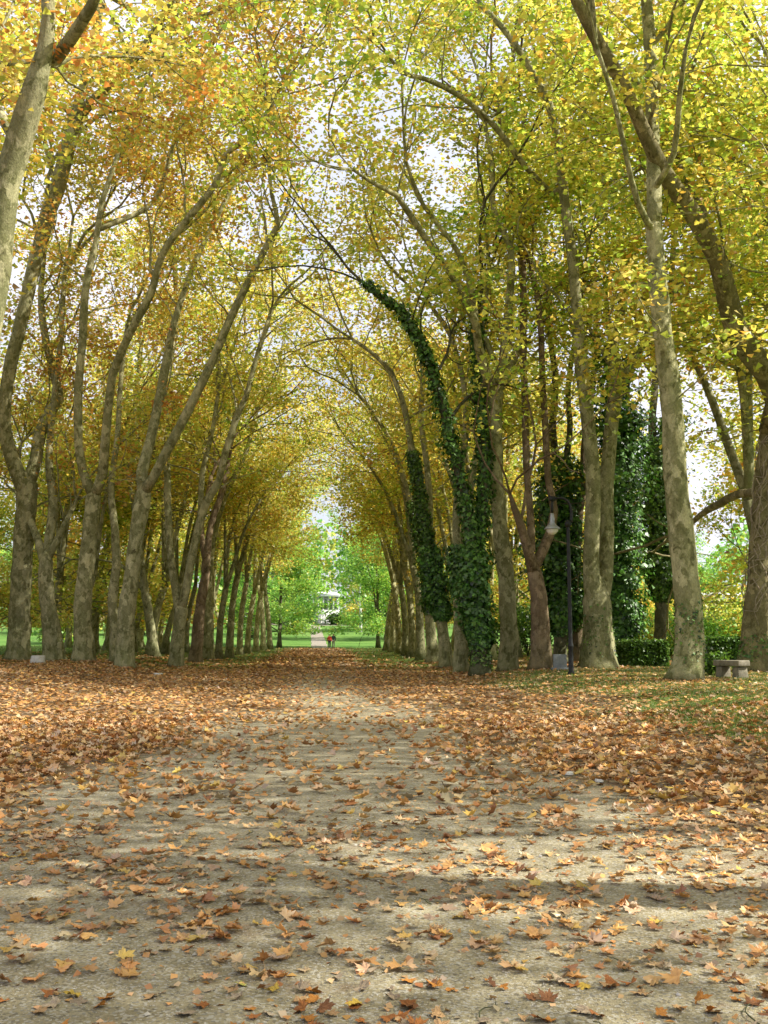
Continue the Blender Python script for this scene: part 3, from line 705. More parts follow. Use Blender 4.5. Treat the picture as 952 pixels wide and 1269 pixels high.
c = mixc(nt, ramp(nt, ad2.outputs[0], [(.62, (0, 0, 0)), (1.1, (.9, .9, .9))]), c, gr)
lw = ramp(nt, noise(nt, coords(nt, (.4, 1.2, 1)), .35, 7, .72), [(.3, (.045, .11, .02)), (.5, (.10, .20, .04)), (.68, (.20, .28, .07))])  # mottled lawn greens, the dark patches painting shadows on the grass
c = mixc(nt, sp.outputs[1], c, lw)
hh = nn.new('ShaderNodeMath'); hh.operation = 'ADD'; ll.new(fine, hh.inputs[0]); ll.new(grit, hh.inputs[1])
finish(nt, c, .95, hh.outputs[0], .6, .02, .1)
tag(link('ground', me, m), kind='structure')

# pale path over the far lawn and the cross path at its end
def strip(name, cl, mat, dz=.02):
    V = []; 
    for (xc, y, w) in cl:
        for s in (-1, -.33, .33, 1):
            xx = xc + s * w / 2; V.append((xx, y, float(terrain(xx, y)) + dz + (.012 if abs(s) < .5 else 0)))
    n = len(cl); idx = np.arange(n * 4).reshape(n, 4)
    q = np.stack([idx[:-1, :-1], idx[:-1, 1:], idx[1:, 1:], idx[1:, :-1]], -1).reshape(-1, 4)
    return tag(link(name, raw_mesh(name, V, q.ravel(), np.full(len(q), 4)), mat), kind='structure')
m2, nt2, *_ = newmat('pale_gravel'); co = coords(nt2)
finish(nt2, ramp(nt2, noise(nt2, co, 2, 5, .7), [(.3, (.20, .175, .14)), (.7, (.32, .28, .23))]), .95, noise(nt2, co, 50), .3)
ys = np.linspace(121, 236, 30)
strip('lawn_path', [(np.interp(y, [121, 150, 236], [-.25, -.6, -1.7]), y, np.interp(y, [121, 236], [2.0, 2.1]) + .15 * math.sin(y)) for y in ys], m2)
V = []; xs = np.linspace(-26, 26, 27)
for xx in xs:
    for yy in (236, 241): V.append((xx, yy, float(terrain(xx, yy)) + .035))
idx = np.arange(54).reshape(27, 2); q = np.stack([idx[:-1, 0], idx[1:, 0], idx[1:, 1], idx[:-1, 1]], -1)
tag(link('cross_path', raw_mesh('cross_path', V, q.ravel(), np.full(len(q), 4)), m2), kind='structure')

# ------------------------------------------------------------------ fallen leaves
def ground_normal_M(n, tilt, flat=.25):
    return rotmats(n, tilt)
def litter(n, y0, y1, hw, tmpls, size, tilt, name, lift=.012, dens=1.0, cap=None):
    """rejection sampled cover"""
    y = np.sqrt(rng.uniform(y0 ** 2, y1 ** 2, n)) if hw is None else rng.uniform(y0, y1, n)
    if hw is None:
        u = rng.uniform(-120, 1070, n); x = (u - 400) / F * y * 1.02
    else: x = rng.uniform(-hw, hw, n)
    # small scale heaping
    cl = .5 + .5 * np.sin(x * 5.3 + 2 * np.sin(y * 3.1)) * np.sin(y * 4.7 + 1.5 * np.sin(x * 2.9))
    ok = rng.random(n) < leafiness(x, y) * (.35 + .9 * cl) * dens
    x, y = x[ok], y[ok]
    return x, y
EXTRA = []
def litter_mesh(x, y, tmpl, size, tilt, lift):
    n = len(x); z = terrain(x, y) + lift + rng.uniform(0, .02, n)
    return np.stack([x, y, z], 1)

# the nearest 300 fallen leaves, each its own
tone = [('rust brown', (.33, .13, .035)), ('orange', (.45, .20, .04)), ('tan', (.42, .27, .13)), ('dark brown', (.17, .075, .03)), ('pale grey brown', (.36, .29, .20)), ('ochre yellow', (.48, .34, .06)), ('dull yellow green', (.36, .36, .09))]
tw = np.array([4, 4, 4, 2, 3, 1, .25]); tw /= tw.sum()
protos = {}
def leaf_mat_fixed(nm, c):
    m, nt, nn, ll = newmat(nm); co = coords(nt)
    oi = nn.new('ShaderNodeObjectInfo')
    col = mixc(nt, .8, c, ramp(nt, noise(nt, co, 18, 4, .6), [(.3, (.55, .5, .45)), (.7, (1.25, 1.25, 1.25))]), 'MULTIPLY')
    col = mixc(nt, 1.0, col, ramp(nt, oi.outputs['Random'], [(0, (.75, .72, .7)), (1, (1.25, 1.25, 1.25))]), 'MULTIPLY')
    b = finish(nt, col, .7, noise(nt, co, 30), .3, .004, .25); return m
def curled_leaf(seed):
    g = np.random.default_rng(seed)
    # one of lobed outlines with ribs, stalk and warped edges
    tips = [(-100, .62, .62), (-48, .98, .6), (0, 1.1, .62), (48, .98, .6), (100, .62, .55)]
    out = []
    for k, (an, L, _) in enumerate(tips):
        a0 = R(90 - an); L *= g.uniform(.88, 1.1)
        for da, f in ((-20, .70), (-11, .78), (-9, .66), (0, 1), (9, .68), (12, .78), (20, .7)):
            out.append((math.cos(a0 - R(da)) * L * f, math.sin(a0 - R(da)) * L * f))
        if k < 4:
            am = R(90 - (an + tips[k + 1][0]) / 2); out.append((math.cos(am) * .56, math.sin(am) * .56))
    out.append((0, -.1)); out = np.array(out) * .5
    rings = [out * s for s in (1, .66, .33)]
    V = np.concatenate(rings + [np.zeros((1, 2))]); n = len(out)
    c1, c2, ph = g.uniform(-.2, 1.1), g.uniform(-.5, .9), g.uniform(0, 6); r = np.linalg.norm(V, axis=1)
    a = np.arctan2(V[:, 1], V[:, 0])
    z = c1 * V[:, 0] ** 2 + c2 * (V[:, 1] - .1) ** 2 + .16 * r * np.sin(a * 3 + ph) + .07 * r * np.sin(a * 9) + g.normal(0, .012, len(V))
    V3 = np.column_stack([V, z - z.min()])
    loops, cnt = [], []
    for k in range(2):
        for i in range(n):
            j = (i + 1) % n; loops += [k * n + i, k * n + j, (k + 1) * n + j, (k + 1) * n + i]; cnt.append(4)
    for i in range(n): loops += [2 * n + i, 2 * n + (i + 1) % n, 3 * n]; cnt.append(3)
    # stalk
    b = len(V3); st = np.array([(-.008, -.03, 0), (.008, -.03, 0), (.02, -.4, .02), (.035, -.4, .02)]); st[:, 2] += V3[3 * n, 2]
    V3 = np.vstack([V3, st]); loops += [b, b + 1, b + 3, b + 2]; cnt.append(4)
    return V3, loops, cnt
CURL = [curled_leaf(s) for s in range(14)]
LM = [leaf_mat_fixed('fallen_leaf_' + t[0].replace(' ', '_'), t[1]) for t in tone]
xs_, ys_ = litter(9000, 3.3, 9.0, None, None, .15, .3, '')
order = np.argsort(np.hypot(xs_, ys_)); 
near = order[:300]; rest_x, rest_y = xs_[order[300:]], ys_[order[300:]]
ymax_near = np.hypot(xs_[near], ys_[near]).max()
for c_, i in enumerate(near):
    x, y = xs_[i], ys_[i]; ti = rng.choice(len(tone), p=tw); si = int(rng.integers(len(CURL)))
    if (ti, si) not in protos:
        me = raw_mesh('fallen_leaf', *CURL[si], smooth=False); me.materials.append(LM[ti])
        protos[(ti, si)] = link('fallen_leaf', me, None); o = protos[(ti, si)]
    else:
        o = protos[(ti, si)].copy(); C.objects.link(o)
    s = rng.uniform(.07, .145)
    o.location = (x, y, float(terrain(x, y)) + .004)
    o.rotation_euler = (rng.normal(0, .22), rng.normal(0, .22), rng.uniform(0, 6.28)); o.scale = (s, s, s * rng.uniform(.5, 1.2))
    tag(o, '%s dry fallen plane leaf lying on the near gravel' % tone[ti][0], 'leaf', '%s fallen leaves on the near gravel' % tone[ti][0])

# everything farther is ground cover
def multi(parts, name, mat, label, cat):
    """several scatters in one mesh"""
    V, L, Cn, Co = [], [], [], []; off = 0
    for pos, size, col, tmpl, M in parts:
        tv, tf = tmpl; n = len(pos); k = len(tv)
        v = np.einsum('nij,kj->nki', M, tv) * np.asarray(size).reshape(-1, 1, 1) + pos[:, None]
        lv = np.concatenate([np.array(f) for f in tf]); cnt = np.array([len(f) for f in tf])
        V.append(v.reshape(-1, 3)); L.append((lv[None] + (np.arange(n) * k)[:, None] + off).ravel()); Cn.append(np.tile(cnt, n)); Co.append(np.repeat(col, k, 0)); off += n * k
    me = raw_mesh(name, np.concatenate(V), np.concatenate(L), np.concatenate(Cn), np.concatenate(Co), smooth=False)
    return tag(link(name, me, mat), label, cat, kind='stuff')
parts = []
def addlit(x, y, tmpl, size, tilt, lift=.02):
    n = len(x)
    if not n: return
    s = size * rng.uniform(.6, 1.3, n)
    pos = np.stack([x, y, terrain(x, y) + lift * rng.uniform(.3, 1.6, n)], 1)
    cl = (np.floor(x * 1.5) * 7 + np.floor(y * 1.2) * 13).astype(int) % 50
    parts.append((pos, s, palette('litter', n), tmpl, rotmats(n, tilt)))
curlT = []
for V3, lo, cn in CURL[:6]:
    f = []; p = 0
    for k in cn: f.append(lo[p:p + k]); p += k
    curlT.append((V3, f))
j = rng.integers(0, 6, len(rest_x))
for k in range(6): addlit(rest_x[j == k], rest_y[j == k], curlT[k], .13, .3, .01)
x, y = litter(30000, 9.0, 20, None, None, .15, .3, '')
j = rng.integers(0, 4, len(x))
for k in range(4): addlit(x[j == k], y[j == k], [LEAF5, LEAF5C, LEAF5D, LEAF5C][k], .108, .3, .02)
x, y = litter(120000, 20, 48, None, None, .15, .3, ''); addlit(x, y, STAR, .112, .34, .03)
x, y = litter(90000, 48, 126, 22, None, .15, .3, ''); addlit(x, y, KITE, .22, .4, .03)
bx_, by_ = [], []
for (tx, ty, tr_) in BASES:
    a_ = rng.uniform(0, 6.283, 260); q_ = tr_ * 1.25 + np.abs(rng.normal(0, .38, 260)); bx_.append(tx + np.cos(a_) * q_); by_.append(ty + np.sin(a_) * q_)
addlit(np.concatenate(bx_), np.concatenate(by_), STAR, .13, .6, .05)
x, y = litter(26000, 3.4, 16, None, None, .15, .3, ''); addlit(x, y, KITE, .045, .5, .006)
multi(parts, 'leaf_litter', LITTERM, 'carpet of rust and tan fallen plane leaves over path and verges', 'leaf litter')

# (see banked leaves above)
# loose stones on the track, too many to count
n = 26000
y = np.sqrt(rng.uniform(3.3 ** 2, 11 ** 2, n)); x = (rng.uniform(-60, 1010, n) - 400) / F * y * 1.02
OCT = (np.array([(1, 0, 0), (0, .8, 0), (-.9, 0, 0), (0, -.9, 0), (.1, .1, .62)]) * .5, [[0, 1, 4], [1, 2, 4], [2, 3, 4], [3, 0, 4]])
sz = .006 + .012 * rng.beta(1, 5, n) + .03 * (rng.random(n) < .004)
me = scatter('loose_stones', np.stack([x, y, terrain(x, y) + .002], 1), sz, np.array([(.40, .37, .30), (.52, .50, .44), (.26, .24, .19), (.36, .34, .32)])[rng.integers(0, 4, n)] * rng.uniform(.8, 1.2, (n, 1)), OCT, .15)
m3, nt3, nn3, ll3 = newmat('loose_stone'); at3 = nn3.new('ShaderNodeAttribute'); at3.attribute_name = 'col'; finish(nt3, at3.outputs['Color'], .9, None, spec=.2)
tag(link('gravel', me, m3), 'fine loose gravel strewn over the bare track', 'gravel', kind='stuff')
# twigs
for k_ in range(26):
    yy = rng.uniform(3.8, 11); xx = rng.uniform(-2.2, 4.2) * yy / 9; L0 = rng.uniform(.08, .28); an = rng.uniform(0, 3.1); P0 = [(0, 0, .006)]
    for q_ in range(4): an += rng.normal(0, .3); P0.append((P0[-1][0] + math.cos(an) * L0 / 4, P0[-1][1] + math.sin(an) * L0 / 4, .006 + rng.uniform(0, .012)))
    t = Tubes(); pp_, rr_ = spline(P0, np.linspace(.004, .002, 5), .02); t.tube(pp_, rr_, 5)
    pr = P0[2]; t.tube([pr, (pr[0] + rng.normal(0, .03), pr[1] + rng.normal(0, .03), .02)], [.002, .001], 4)
    tag(link('twig', t.mesh('twig'), BARKD, None, (xx, yy, float(terrain(xx, yy)))), 'thin dark twig lying among leaves on the near gravel', 'twig', 'twigs on the near gravel')

# grass: blades in tufts on the verges
def blades(n, x, y, h, col):
    a = rng.uniform(0, np.pi, n); w = .006 + h * .05
    lean = rng.normal(0, .35, (n, 2)) * h[:, None]
    base = np.stack([x, y, terrain(x, y) - .005], 1); s = np.stack([np.cos(a), np.sin(a), 0 * a], 1) * w[:, None]
    tip = base + np.column_stack([lean, h])
    V = np.stack([base - s, base + s, tip], 1).reshape(-1, 3)
    return V, np.repeat(col, 3, 0)
def grass(n, y0, y1, name, label, hmul=1.0, lawn_only=False):
    y = np.sqrt(rng.uniform(y0 ** 2, y1 ** 2, n)); u = rng.uniform(-120, 1070, n); x = (u - 400) / F * y
    cl = .5 + .5 * np.sin(x * 1.3 + 1.7 * np.sin(y * .8)) * np.sin(y * 1.1 + x * .6)
    ok = rng.random(n) < grassiness(x, y) * (.15 + cl * .9) ; x, y = x[ok], y[ok]; n = len(x)
    h = rng.uniform(.02, .075, n) * hmul * (1 + y / 60)
    cs = np.array([(.10, .17, .03), (.17, .22, .05), (.07, .13, .02), (.30, .27, .09)])[rng.choice(4, n, p=[.4, .3, .2, .1])] * rng.uniform(.8, 1.2, (n, 1))
    V, cc = blades(n, x, y, h, cs)
    return V, cc
V1, c1 = grass(420000, 8, 40, '', ''); V2, c2 = grass(160000, 40, 118, '', '')
V = np.concatenate([V1, V2]); cc = np.concatenate([c1, c2])
me = raw_mesh('grass', V, np.arange(len(V)), np.full(len(V) // 3, 3), cc, smooth=False)
tag(link('grass', me, GRASSM), 'short thin grass showing between fallen leaves on the verges', 'grass', kind='stuff')

# ------------------------------------------------------------------ street lamp
m, nt, *_ = newmat('lamp_black_iron'); co = coords(nt)
finish(nt, ramp(nt, noise(nt, co, 9, 4), [(.3, (.008, .009, .009)), (.7, (.025, .026, .025))]), .5, noise(nt, co, 60), .15, .005, .4, .3); IRON = m
m, nt, *_ = newmat('lamp_grey_enamel'); co = coords(nt)
finish(nt, ramp(nt, noise(nt, co, 12, 4), [(.3, (.25, .26, .27)), (.7, (.36, .37, .38))]), .35, None, spec=.5, metal=.4); ENAMEL = m
m, nt, nn, ll = newmat('lamp_milky_glass')
finish(nt, ramp(nt, noise(nt, coords(nt), 20, 3), [(.3, (.62, .60, .52)), (.7, (.75, .73, .66))]), .25, None, spec=.5); MILK = m
b = ground_at(708, 836); b[2] = float(terrain(b[0], b[1])) - .02; YL = b[1]
lamp = empty('street_lamp', b, 'black street lamp with a bell shade hanging from a crook arm', 'street lamp')
px = YL / F
def L_(u, v): return at(u, v, YL)
t = Tubes()
ztop = L_(708, 645)[2] - b[2]
t.lathe((0, 0, 0), [(0, 0), (.12, 0), (.12, .08), (.09, .14), (.085, .9), (.10, .95), (.10, 1.0), (.075, 1.08), (.065, ztop * .55), (.06, ztop * .9), (.055, ztop)], 16)
link('post', t.mesh('post'), IRON, lamp)
t = Tubes(); t.lathe((0, 0, ztop - .12), [(0, -.12), (.07, -.12), (.11, -.05), (.12, 0), (.1, .07), (.06, .12), (0, .14)], 16); link('collar', t.mesh('collar'), IRON, lamp)
arm = [L_(708, 648), L_(708, 632), L_(704.5, 622), L_(698, 617.5), L_(691, 617), L_(686, 619)]
p, r = spline([q - b for q in arm], [.05, .048, .045, .042, .04, .04], .1)
t = Tubes(); t.tube(p, r, 10); link('crook_arm', t.mesh('crook_arm'), IRON, lamp)
h0 = L_(684.5, 618) - b
t = Tubes(); t.box(h0, (.20, .12, .16)); t.tube([h0 + (-.06, 0, .02), h0 + (-.11, 0, .12), h0 + (-.09, 0, .2)], [.03, .025, .01], 6); link('bracket', t.mesh('bracket'), IRON, lamp)
s0 = L_(684.3, 640) - b
t = Tubes(); t.tube([h0, s0 + (0, 0, .1)], [.045, .05], 10); link('hanger', t.mesh('hanger'), IRON, lamp)
t = Tubes(); k = px
t.lathe(s0, [(.0, 4 * k), (.055, 4 * k), (.07, 0), (.085, -3 * k), (2.9 * k, -7 * k), (4.4 * k, -10 * k), (7 * k, -12.5 * k), (9.8 * k, -15 * k), (10.1 * k, -16.5 * k), (9.3 * k, -16.3 * k), (6 * k, -13.5 * k), (0, -12.5 * k)], 28)
sh = link('lamp_shade', t.mesh('lamp_shade'), ENAMEL, lamp)
t = Tubes(); an = np.linspace(0, math.pi / 2, 8)
t.lathe(s0 + (0, 0, -15.8 * k), [(7.6 * k * math.cos(a_), -7.6 * k * math.sin(a_)) for a_ in an], 24)
link('glass_bowl', t.mesh('glass_bowl'), MILK, lamp)

# ------------------------------------------------------------------ stone things
def stone_mat(nm, a, b_, sc=6):
    m, nt, *_ = newmat(nm); co = coords(nt)
    c = ramp(nt, noise(nt, co, sc, 5, .65), [(.3, a), (.7, b_)]); c = mixc(nt, .5, c, ramp(nt, noise(nt, co, 60, 3), [(.3, (.6, .6, .6)), (.7, (1.2, 1.2, 1.2))]), 'MULTIPLY')
    finish(nt, c, .9, noise(nt, co, 40, 4), .5, .01, .2); return m
STONE = stone_mat('weathered_stone', (.13, .12, .085), (.30, .27, .21)); GREYSTONE = stone_mat('grey_stone', (.16, .18, .19), (.26, .28, .29)); PALESTONE = stone_mat('pale_stone', (.5, .49, .45), (.7, .69, .64))
def bevel(o, w=.02, seg=2):
    md = o.modifiers.new('bevel', 'BEVEL'); md.width = w; md.segments = seg; return o
b = ground_at(907, 841); b[2] = float(terrain(b[0], b[1])); YB = b[1]; k = YB / F
bench = empty('stone_bench', b, 'low weathered stone slab bench beside the right edge tree', 'bench', rz=R(104))
t = Tubes(); t.box((0, 0, 19 * k), (1.2, .42, .16), jitter=.008); bevel(link('seat', t.mesh('seat', smooth=False), STONE, bench), .025)
for sx in (-.4, .4):
    t = Tubes(); t.box((sx, 0, 7.4 * k), (.3, .36, 15.0 * k), taper=.88, jitter=.006); bevel(link('leg', t.mesh('leg', smooth=False), STONE, bench))
b = ground_at(694, 831); b[2] = float(terrain(b[0], b[1])); k = b[1] / F
slab = Tubes(); slab.box((0, 0, 9.5 * k), (17 * k, .14, 21 * k), taper=.97, jitter=.006); slab.box((0, .02, .05), (20 * k, .34, .12), jitter=.006)
tag(bevel(link('stone_slab', slab.mesh('stone_slab', smooth=False), GREYSTONE, None, b), .02), 'upright grey stone slab at the foot of the street lamp', 'stone slab')
b = ground_at(47, 822); b[2] = float(terrain(b[0], b[1])); k = b[1] / F
t = Tubes(); t.tube([(0, 0, -.1), (0, 0, .1), (.01, 0, 7.5 * k), (.01, 0, 9 * k), (.01, 0, 9.3 * k)], [10 * k, 9 * k, 8.6 * k, 8 * k, 7 * k], 18, 0, .05)
tag(link('stone_stump', t.mesh('stone_stump'), PALESTONE, None, b), 'pale round stone stump between the two leftmost trunks', 'stone')
for (u, v, s, lab) in [(196, 837, .20, 'white scrap lying before the left row'), (753, 898, .10, 'white scrap among leaves right of centre'), (705, 961, .07, 'small white scrap, left of a pair on the right'), (743, 970, .06, 'small white scrap, right of a pair on the right')]:
    b = ground_at(u, v); g = np.random.default_rng(int(u)); an = np.linspace(0, 6.28, 9)[:-1]
    V = [(0, 0, .45)] + [(math.cos(a_) * g.uniform(.7, 1.1), math.sin(a_) * g.uniform(.5, .9), .35 + g.uniform(-.25, .2)) for a_ in an] + [(math.cos(a_) * .8, math.sin(a_) * .7, 0) for a_ in an]
    lo, cn = [], []
    for i in range(8):
        jn = (i + 1) % 8; lo += [0, 1 + i, 1 + jn]; cn.append(3); lo += [1 + i, 9 + i, 9 + jn, 1 + jn]; cn.append(4)
    me = raw_mesh('paper_scrap', np.array(V) * s, lo, cn, smooth=False)
    tag(link('paper_scrap', me, PALESTONE, None, (b[0], b[1], float(terrain(b[0], b[1])) + .01)), lab, 'scrap')

# hedges and garden behind the right row
def hedge(u0, u1, v, hpx, dpt, label, pal='dark', core=(.012, .025, .008), Yadd=0, name='hedge', size=.11, n=9000):
    a_, c_ = ground_at(u0, v), ground_at(u1, v); Yh = (a_[1] + c_[1]) / 2 + Yadd; k = Yh / F
    x0, x1 = (u0 - 400) / F * Yh, (u1 - 400) / F * Yh; xc = (x0 + x1) / 2; z0 = float(terrain(xc, Yh)); L, H = x1 - x0, hpx * k
    root = empty(name, (xc, Yh, z0), label, 'hedge')
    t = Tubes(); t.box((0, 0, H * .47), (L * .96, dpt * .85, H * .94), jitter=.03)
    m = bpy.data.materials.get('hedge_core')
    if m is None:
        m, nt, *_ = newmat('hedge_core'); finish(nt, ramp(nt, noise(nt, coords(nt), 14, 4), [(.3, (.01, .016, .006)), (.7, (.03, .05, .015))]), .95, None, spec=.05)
    link('dark_core', t.mesh('dark_core', smooth=False), m, root)  # plain dark box filling the hedge behind its leaves
    f = rng.integers(0, 5, n); u_, w_ = rng.uniform(-.5, .5, n), rng.uniform(-.5, .5, n)
    P = np.zeros((n, 3)); 
    P[:, 0] = np.where(f < 3, u_ * L, np.where(f == 3, -L / 2, L / 2)); P[:, 1] = np.where(f < 2, -dpt / 2, np.where(f == 2, w_ * dpt, w_ * dpt)); P[:, 2] = np.where(f == 2, H, (rng.random(n)) * H)
    P += rng.normal(0, .05, P.shape); P[:, 2] = np.maximum(P[:, 2], .02)
    link('foliage', scatter('foliage', P, size * rng.uniform(.6, 1.3, n), palette(pal, n), STAR, 1.2), IVYM, root)
    return root
hedge(772, 824, 826, 30, 1.4, 'clipped dark hedge between the twin stemmed and tallest trunks')
hedge(876, 925, 822, 30, 1.4, 'clipped dark hedge behind the stone bench')
b = ground_at(876, 822); k = b[1] / F
t = Tubes(); t.box((0, 0, 14 * k), (9 * k, .22, 30 * k)); t.box((0, 0, 29.6 * k), (11 * k, .28, 2 * k))
tag(bevel(link('stone_post', t.mesh('stone_post', smooth=False), PALESTONE, None, (b[0], b[1], float(terrain(b[0], b[1])))), .02), 'white stone post between the tallest trunk and the dark hedge', 'post')

def shrub(x, y, w, h, pal, label, group, n=2600, size=.22, name='shrub'):
    z0 = float(terrain(x, y)); root = empty(name, (x, y, z0), label, 'shrub', group)
    g = np.random.default_rng(int(abs(x * 37 + y * 11))); t = Tubes(); A = []
    for i in range(9):
        an = g.uniform(0, 6.28); q = np.array([math.cos(an) * w * .3, math.sin(an) * w * .3, h * g.uniform(.5, .85)])
        p, r = spline([(0, 0, 0), q * (.3, .3, .5), q], [.035, .025, .012], .3); t.tube(p, r, 5); A.append(q)
    link('stems', t.mesh('stems'), BARKD, root)
    A = np.array(A + [q * g.uniform(.3, 1.2, 3) for q in A for _ in range(3)]); cl = g.integers(0, len(A), n)
    P = A[cl] + g.normal(0, 1, (n, 3)) * (w * .16, w * .16, h * .13); P[:, 2] = np.abs(P[:, 2]) + .03
    link('foliage', scatter('foliage', P, size * g.uniform(.6, 1.3, n), palette(pal, n, cl), STAR, 1.0), LEAFM, root)
    return root
GS = 'garden shrubs beyond the dark hedge'
i = 0
for (u, Y_, w, h, pal) in [(700, 58, 5, 4.5, 'dark'), (735, 66, 5, 3.5, 'green'), (775, 60, 5, 2.6, 'lime'), (800, 70, 6, 3.6, 'lime'), (835, 64, 5, 2.6, 'green'), (870, 58, 4, 2.2, 'green'), (890, 66, 5, 3.2, 'lime'), (912, 60, 4, 2.4, 'gold'), (935, 70, 6, 3.8, 'lime'), (965, 62, 5, 3, 'green'), (880, 84, 7, 4, 'green'), (915, 90, 8, 5, 'lime'), (845, 90, 8, 5, 'lime'), (790, 95, 8, 6, 'green'), (655, 62, 4, 3.2, 'dark')]:
    shrub((u - 400) / F * Y_, Y_, w, h, pal, {'dark': 'dark green', 'green': 'fresh green', 'lime': 'yellow green', 'gold': 'golden'}[pal] + ' shrub in the sunny garden beyond the hedge', GS, 3000, .2)
shrub(ground_at(880, 838)[0], ground_at(880, 838)[1], 1.3, .75, 'dark', 'low ivy bush at the foot of the tallest right trunk, by the bench', None, 1500, .11, 'ivy_bush')
for (x, y, w, h, pal, lab) in [(-4.5, 243, 7, 3.2, 'dark', 'dark bush left of the pavilion steps'), (4.0, 243, 6, 3.0, 'dark', 'dark bush right of the pavilion steps'), (-12, 243, 9, 4, 'green', 'green bush at the left end of the cross path'), (11, 243, 9, 3.6, 'green', 'green bush at the right end of the cross path'),
        (-47, 118, 10, 4, 'dark', 'dark bush on the left lawn seen between trunks'), (-33, 130, 7, 3.4, 'green', 'green bush on the left lawn seen between trunks'), (7.5, 205, 9, 5.5, 'gold', 'round golden bush behind the white birch trunk')]:
    shrub(x, y, w, h, pal, lab, None, 2600, .45)

# white trunked birch on the far lawn
T = Tree(np.random.default_rng(5)); bx, by = (447 - 400) / F * 185, 185.0; bz = float(terrain(bx, by))
p, r = T.limb([(bx, by, bz - .1), (bx + .05, by, bz + 3), (bx - .2, by, bz + 6.5), (bx + .2, by, bz + 11)], [.30, .24, .17, .06]); T.dress(p, r, .3, .9, .35, 2.0)
T.finish('birch_tree', np.array([bx, by, bz]), 'white trunked birch with yellow leaves on the far lawn', 'tree', None, 'gold', 14, .32, bark=PALESTONE)

# bare vines on the right edge tree
root3, T3, b3, lp3 = r3
t = Tubes(); g = np.random.default_rng(3); p3, q3 = lp3[0]
for i in range(60):
    i0 = g.integers(int(len(p3) * .32), len(p3) - 2); a0 = g.uniform(-2.9, -.2); P = []; ii = i0
    drop = g.integers(3, 9)
    for s_ in range(drop):
        k_ = max(1, i0 - s_); a0 += g.normal(0, .35); rad = q3[k_] * 1.02 + .03 + (.12 * abs(g.normal()) if g.random() < .4 else 0)
        P.append(p3[k_] + np.array([math.cos(a0) * rad, math.sin(a0) * rad, g.normal(0, .15)]))
    pp, rr = spline(P, np.linspace(.022, .009, len(P)), .2); t.tube(pp, rr, 5)
m, nt, *_ = newmat('vine_wood'); finish(nt, ramp(nt, noise(nt, coords(nt), 10), [(.3, (.22, .17, .12)), (.7, (.42, .36, .28))]), .9, None, spec=.1)
link('vine', t.mesh('vine', b3), m, root3)

# ------------------------------------------------------------------ far pavilion and garden building
def wall_mat(nm, a, b_):
    m, nt, *_ = newmat(nm); finish(nt, ramp(nt, noise(nt, coords(nt), 1.5, 5), [(.3, a), (.7, b_)]), .85, None, spec=.2); return m
WALLP = wall_mat('pale_render', (.42, .43, .42), (.55, .55, .53)); ROOFW = wall_mat('white_roof', (.75, .76, .78), (.85, .86, .88)); DARKW = wall_mat('dark_opening', (.03, .035, .04), (.06, .07, .08))
def pavilion(x, y, dz, w, d, h, label, cols=6):
    z = float(terrain(x, y)) + dz; root = empty('pavilion', (x, y, z), label, 'building')
    t = Tubes(); t.box((0, 0, h * .4), (w * .86, d * .7, h * .8)); link('wall', t.mesh('wall', smooth=False), WALLP, root)
    t = Tubes(); t.box((0, 0, -.3 - max(dz, 0) / 2), (w, d, .6 + max(dz, 0))); link('plinth', t.mesh('plinth', smooth=False), WALLP, root)
    t = Tubes(); t.box((0, 0, h * .86), (w * 1.02, d * 1.02, h * .12)); t.box((0, 0, h * 1.0), (w * 1.05, d * 1.05, h * .16), taper=.55); link('roof', t.mesh('roof', smooth=False), ROOFW, root)
    for i in range(cols):
        xx = -w * .45 + i * w * .9 / (cols - 1); t = Tubes(); t.lathe((xx, -d * .44, 0), [(.2, 0), (.2, .15), (.15, .2), (.13, h * .72), (.2, h * .78), (.2, h * .8)], 12); link('column', t.mesh('column'), WALLP, root)
    for i in range(cols - 1):
        xx = -w * .36 + i * w * .72 / (cols - 2); t = Tubes(); t.box((xx, -d * .35 - .02, h * .36), (w * .07, .06, h * .55)); link('window', t.mesh('window', smooth=False), DARKW, root)
pavilion(.8, 254, 3.4, 7.0, 5, 4.2, 'small pale pavilion with a white roof at the end of the vista')
pavilion(47, 118, 2.6, 10, 6, 3.4, 'low pale building with a white roof in the garden on the right')
# steps and small fountain before the pavilion
t = Tubes()
for i in range(6): t.box((0, i * .5, .35 * i + .15), (4.5, .5, .35 * (1) + .35 * i * 2 * .5))
tag(link('stone_steps', t.mesh('stone_steps', smooth=False), WALLP, None, (.6, 247, float(terrain(.6, 247)))), 'pale stone steps leading up to the far pavilion', 'steps')
t = Tubes(); t.lathe((0, 0, 0), [(0, .0), (1.1, 0), (1.2, .5), (1.0, .5), (.9, .35), (.25, .35), (.2, 1.2), (.6, 1.4), (.55, 1.5), (.12, 1.45), (.1, 2.4), (.16, 2.6), (0, 2.75)], 20)
tag(link('fountain', t.mesh('fountain'), PALESTONE, None, (-.3, 243.5, float(terrain(-.3, 243.5)))), 'small pale fountain at the head of the lawn path', 'fountain')

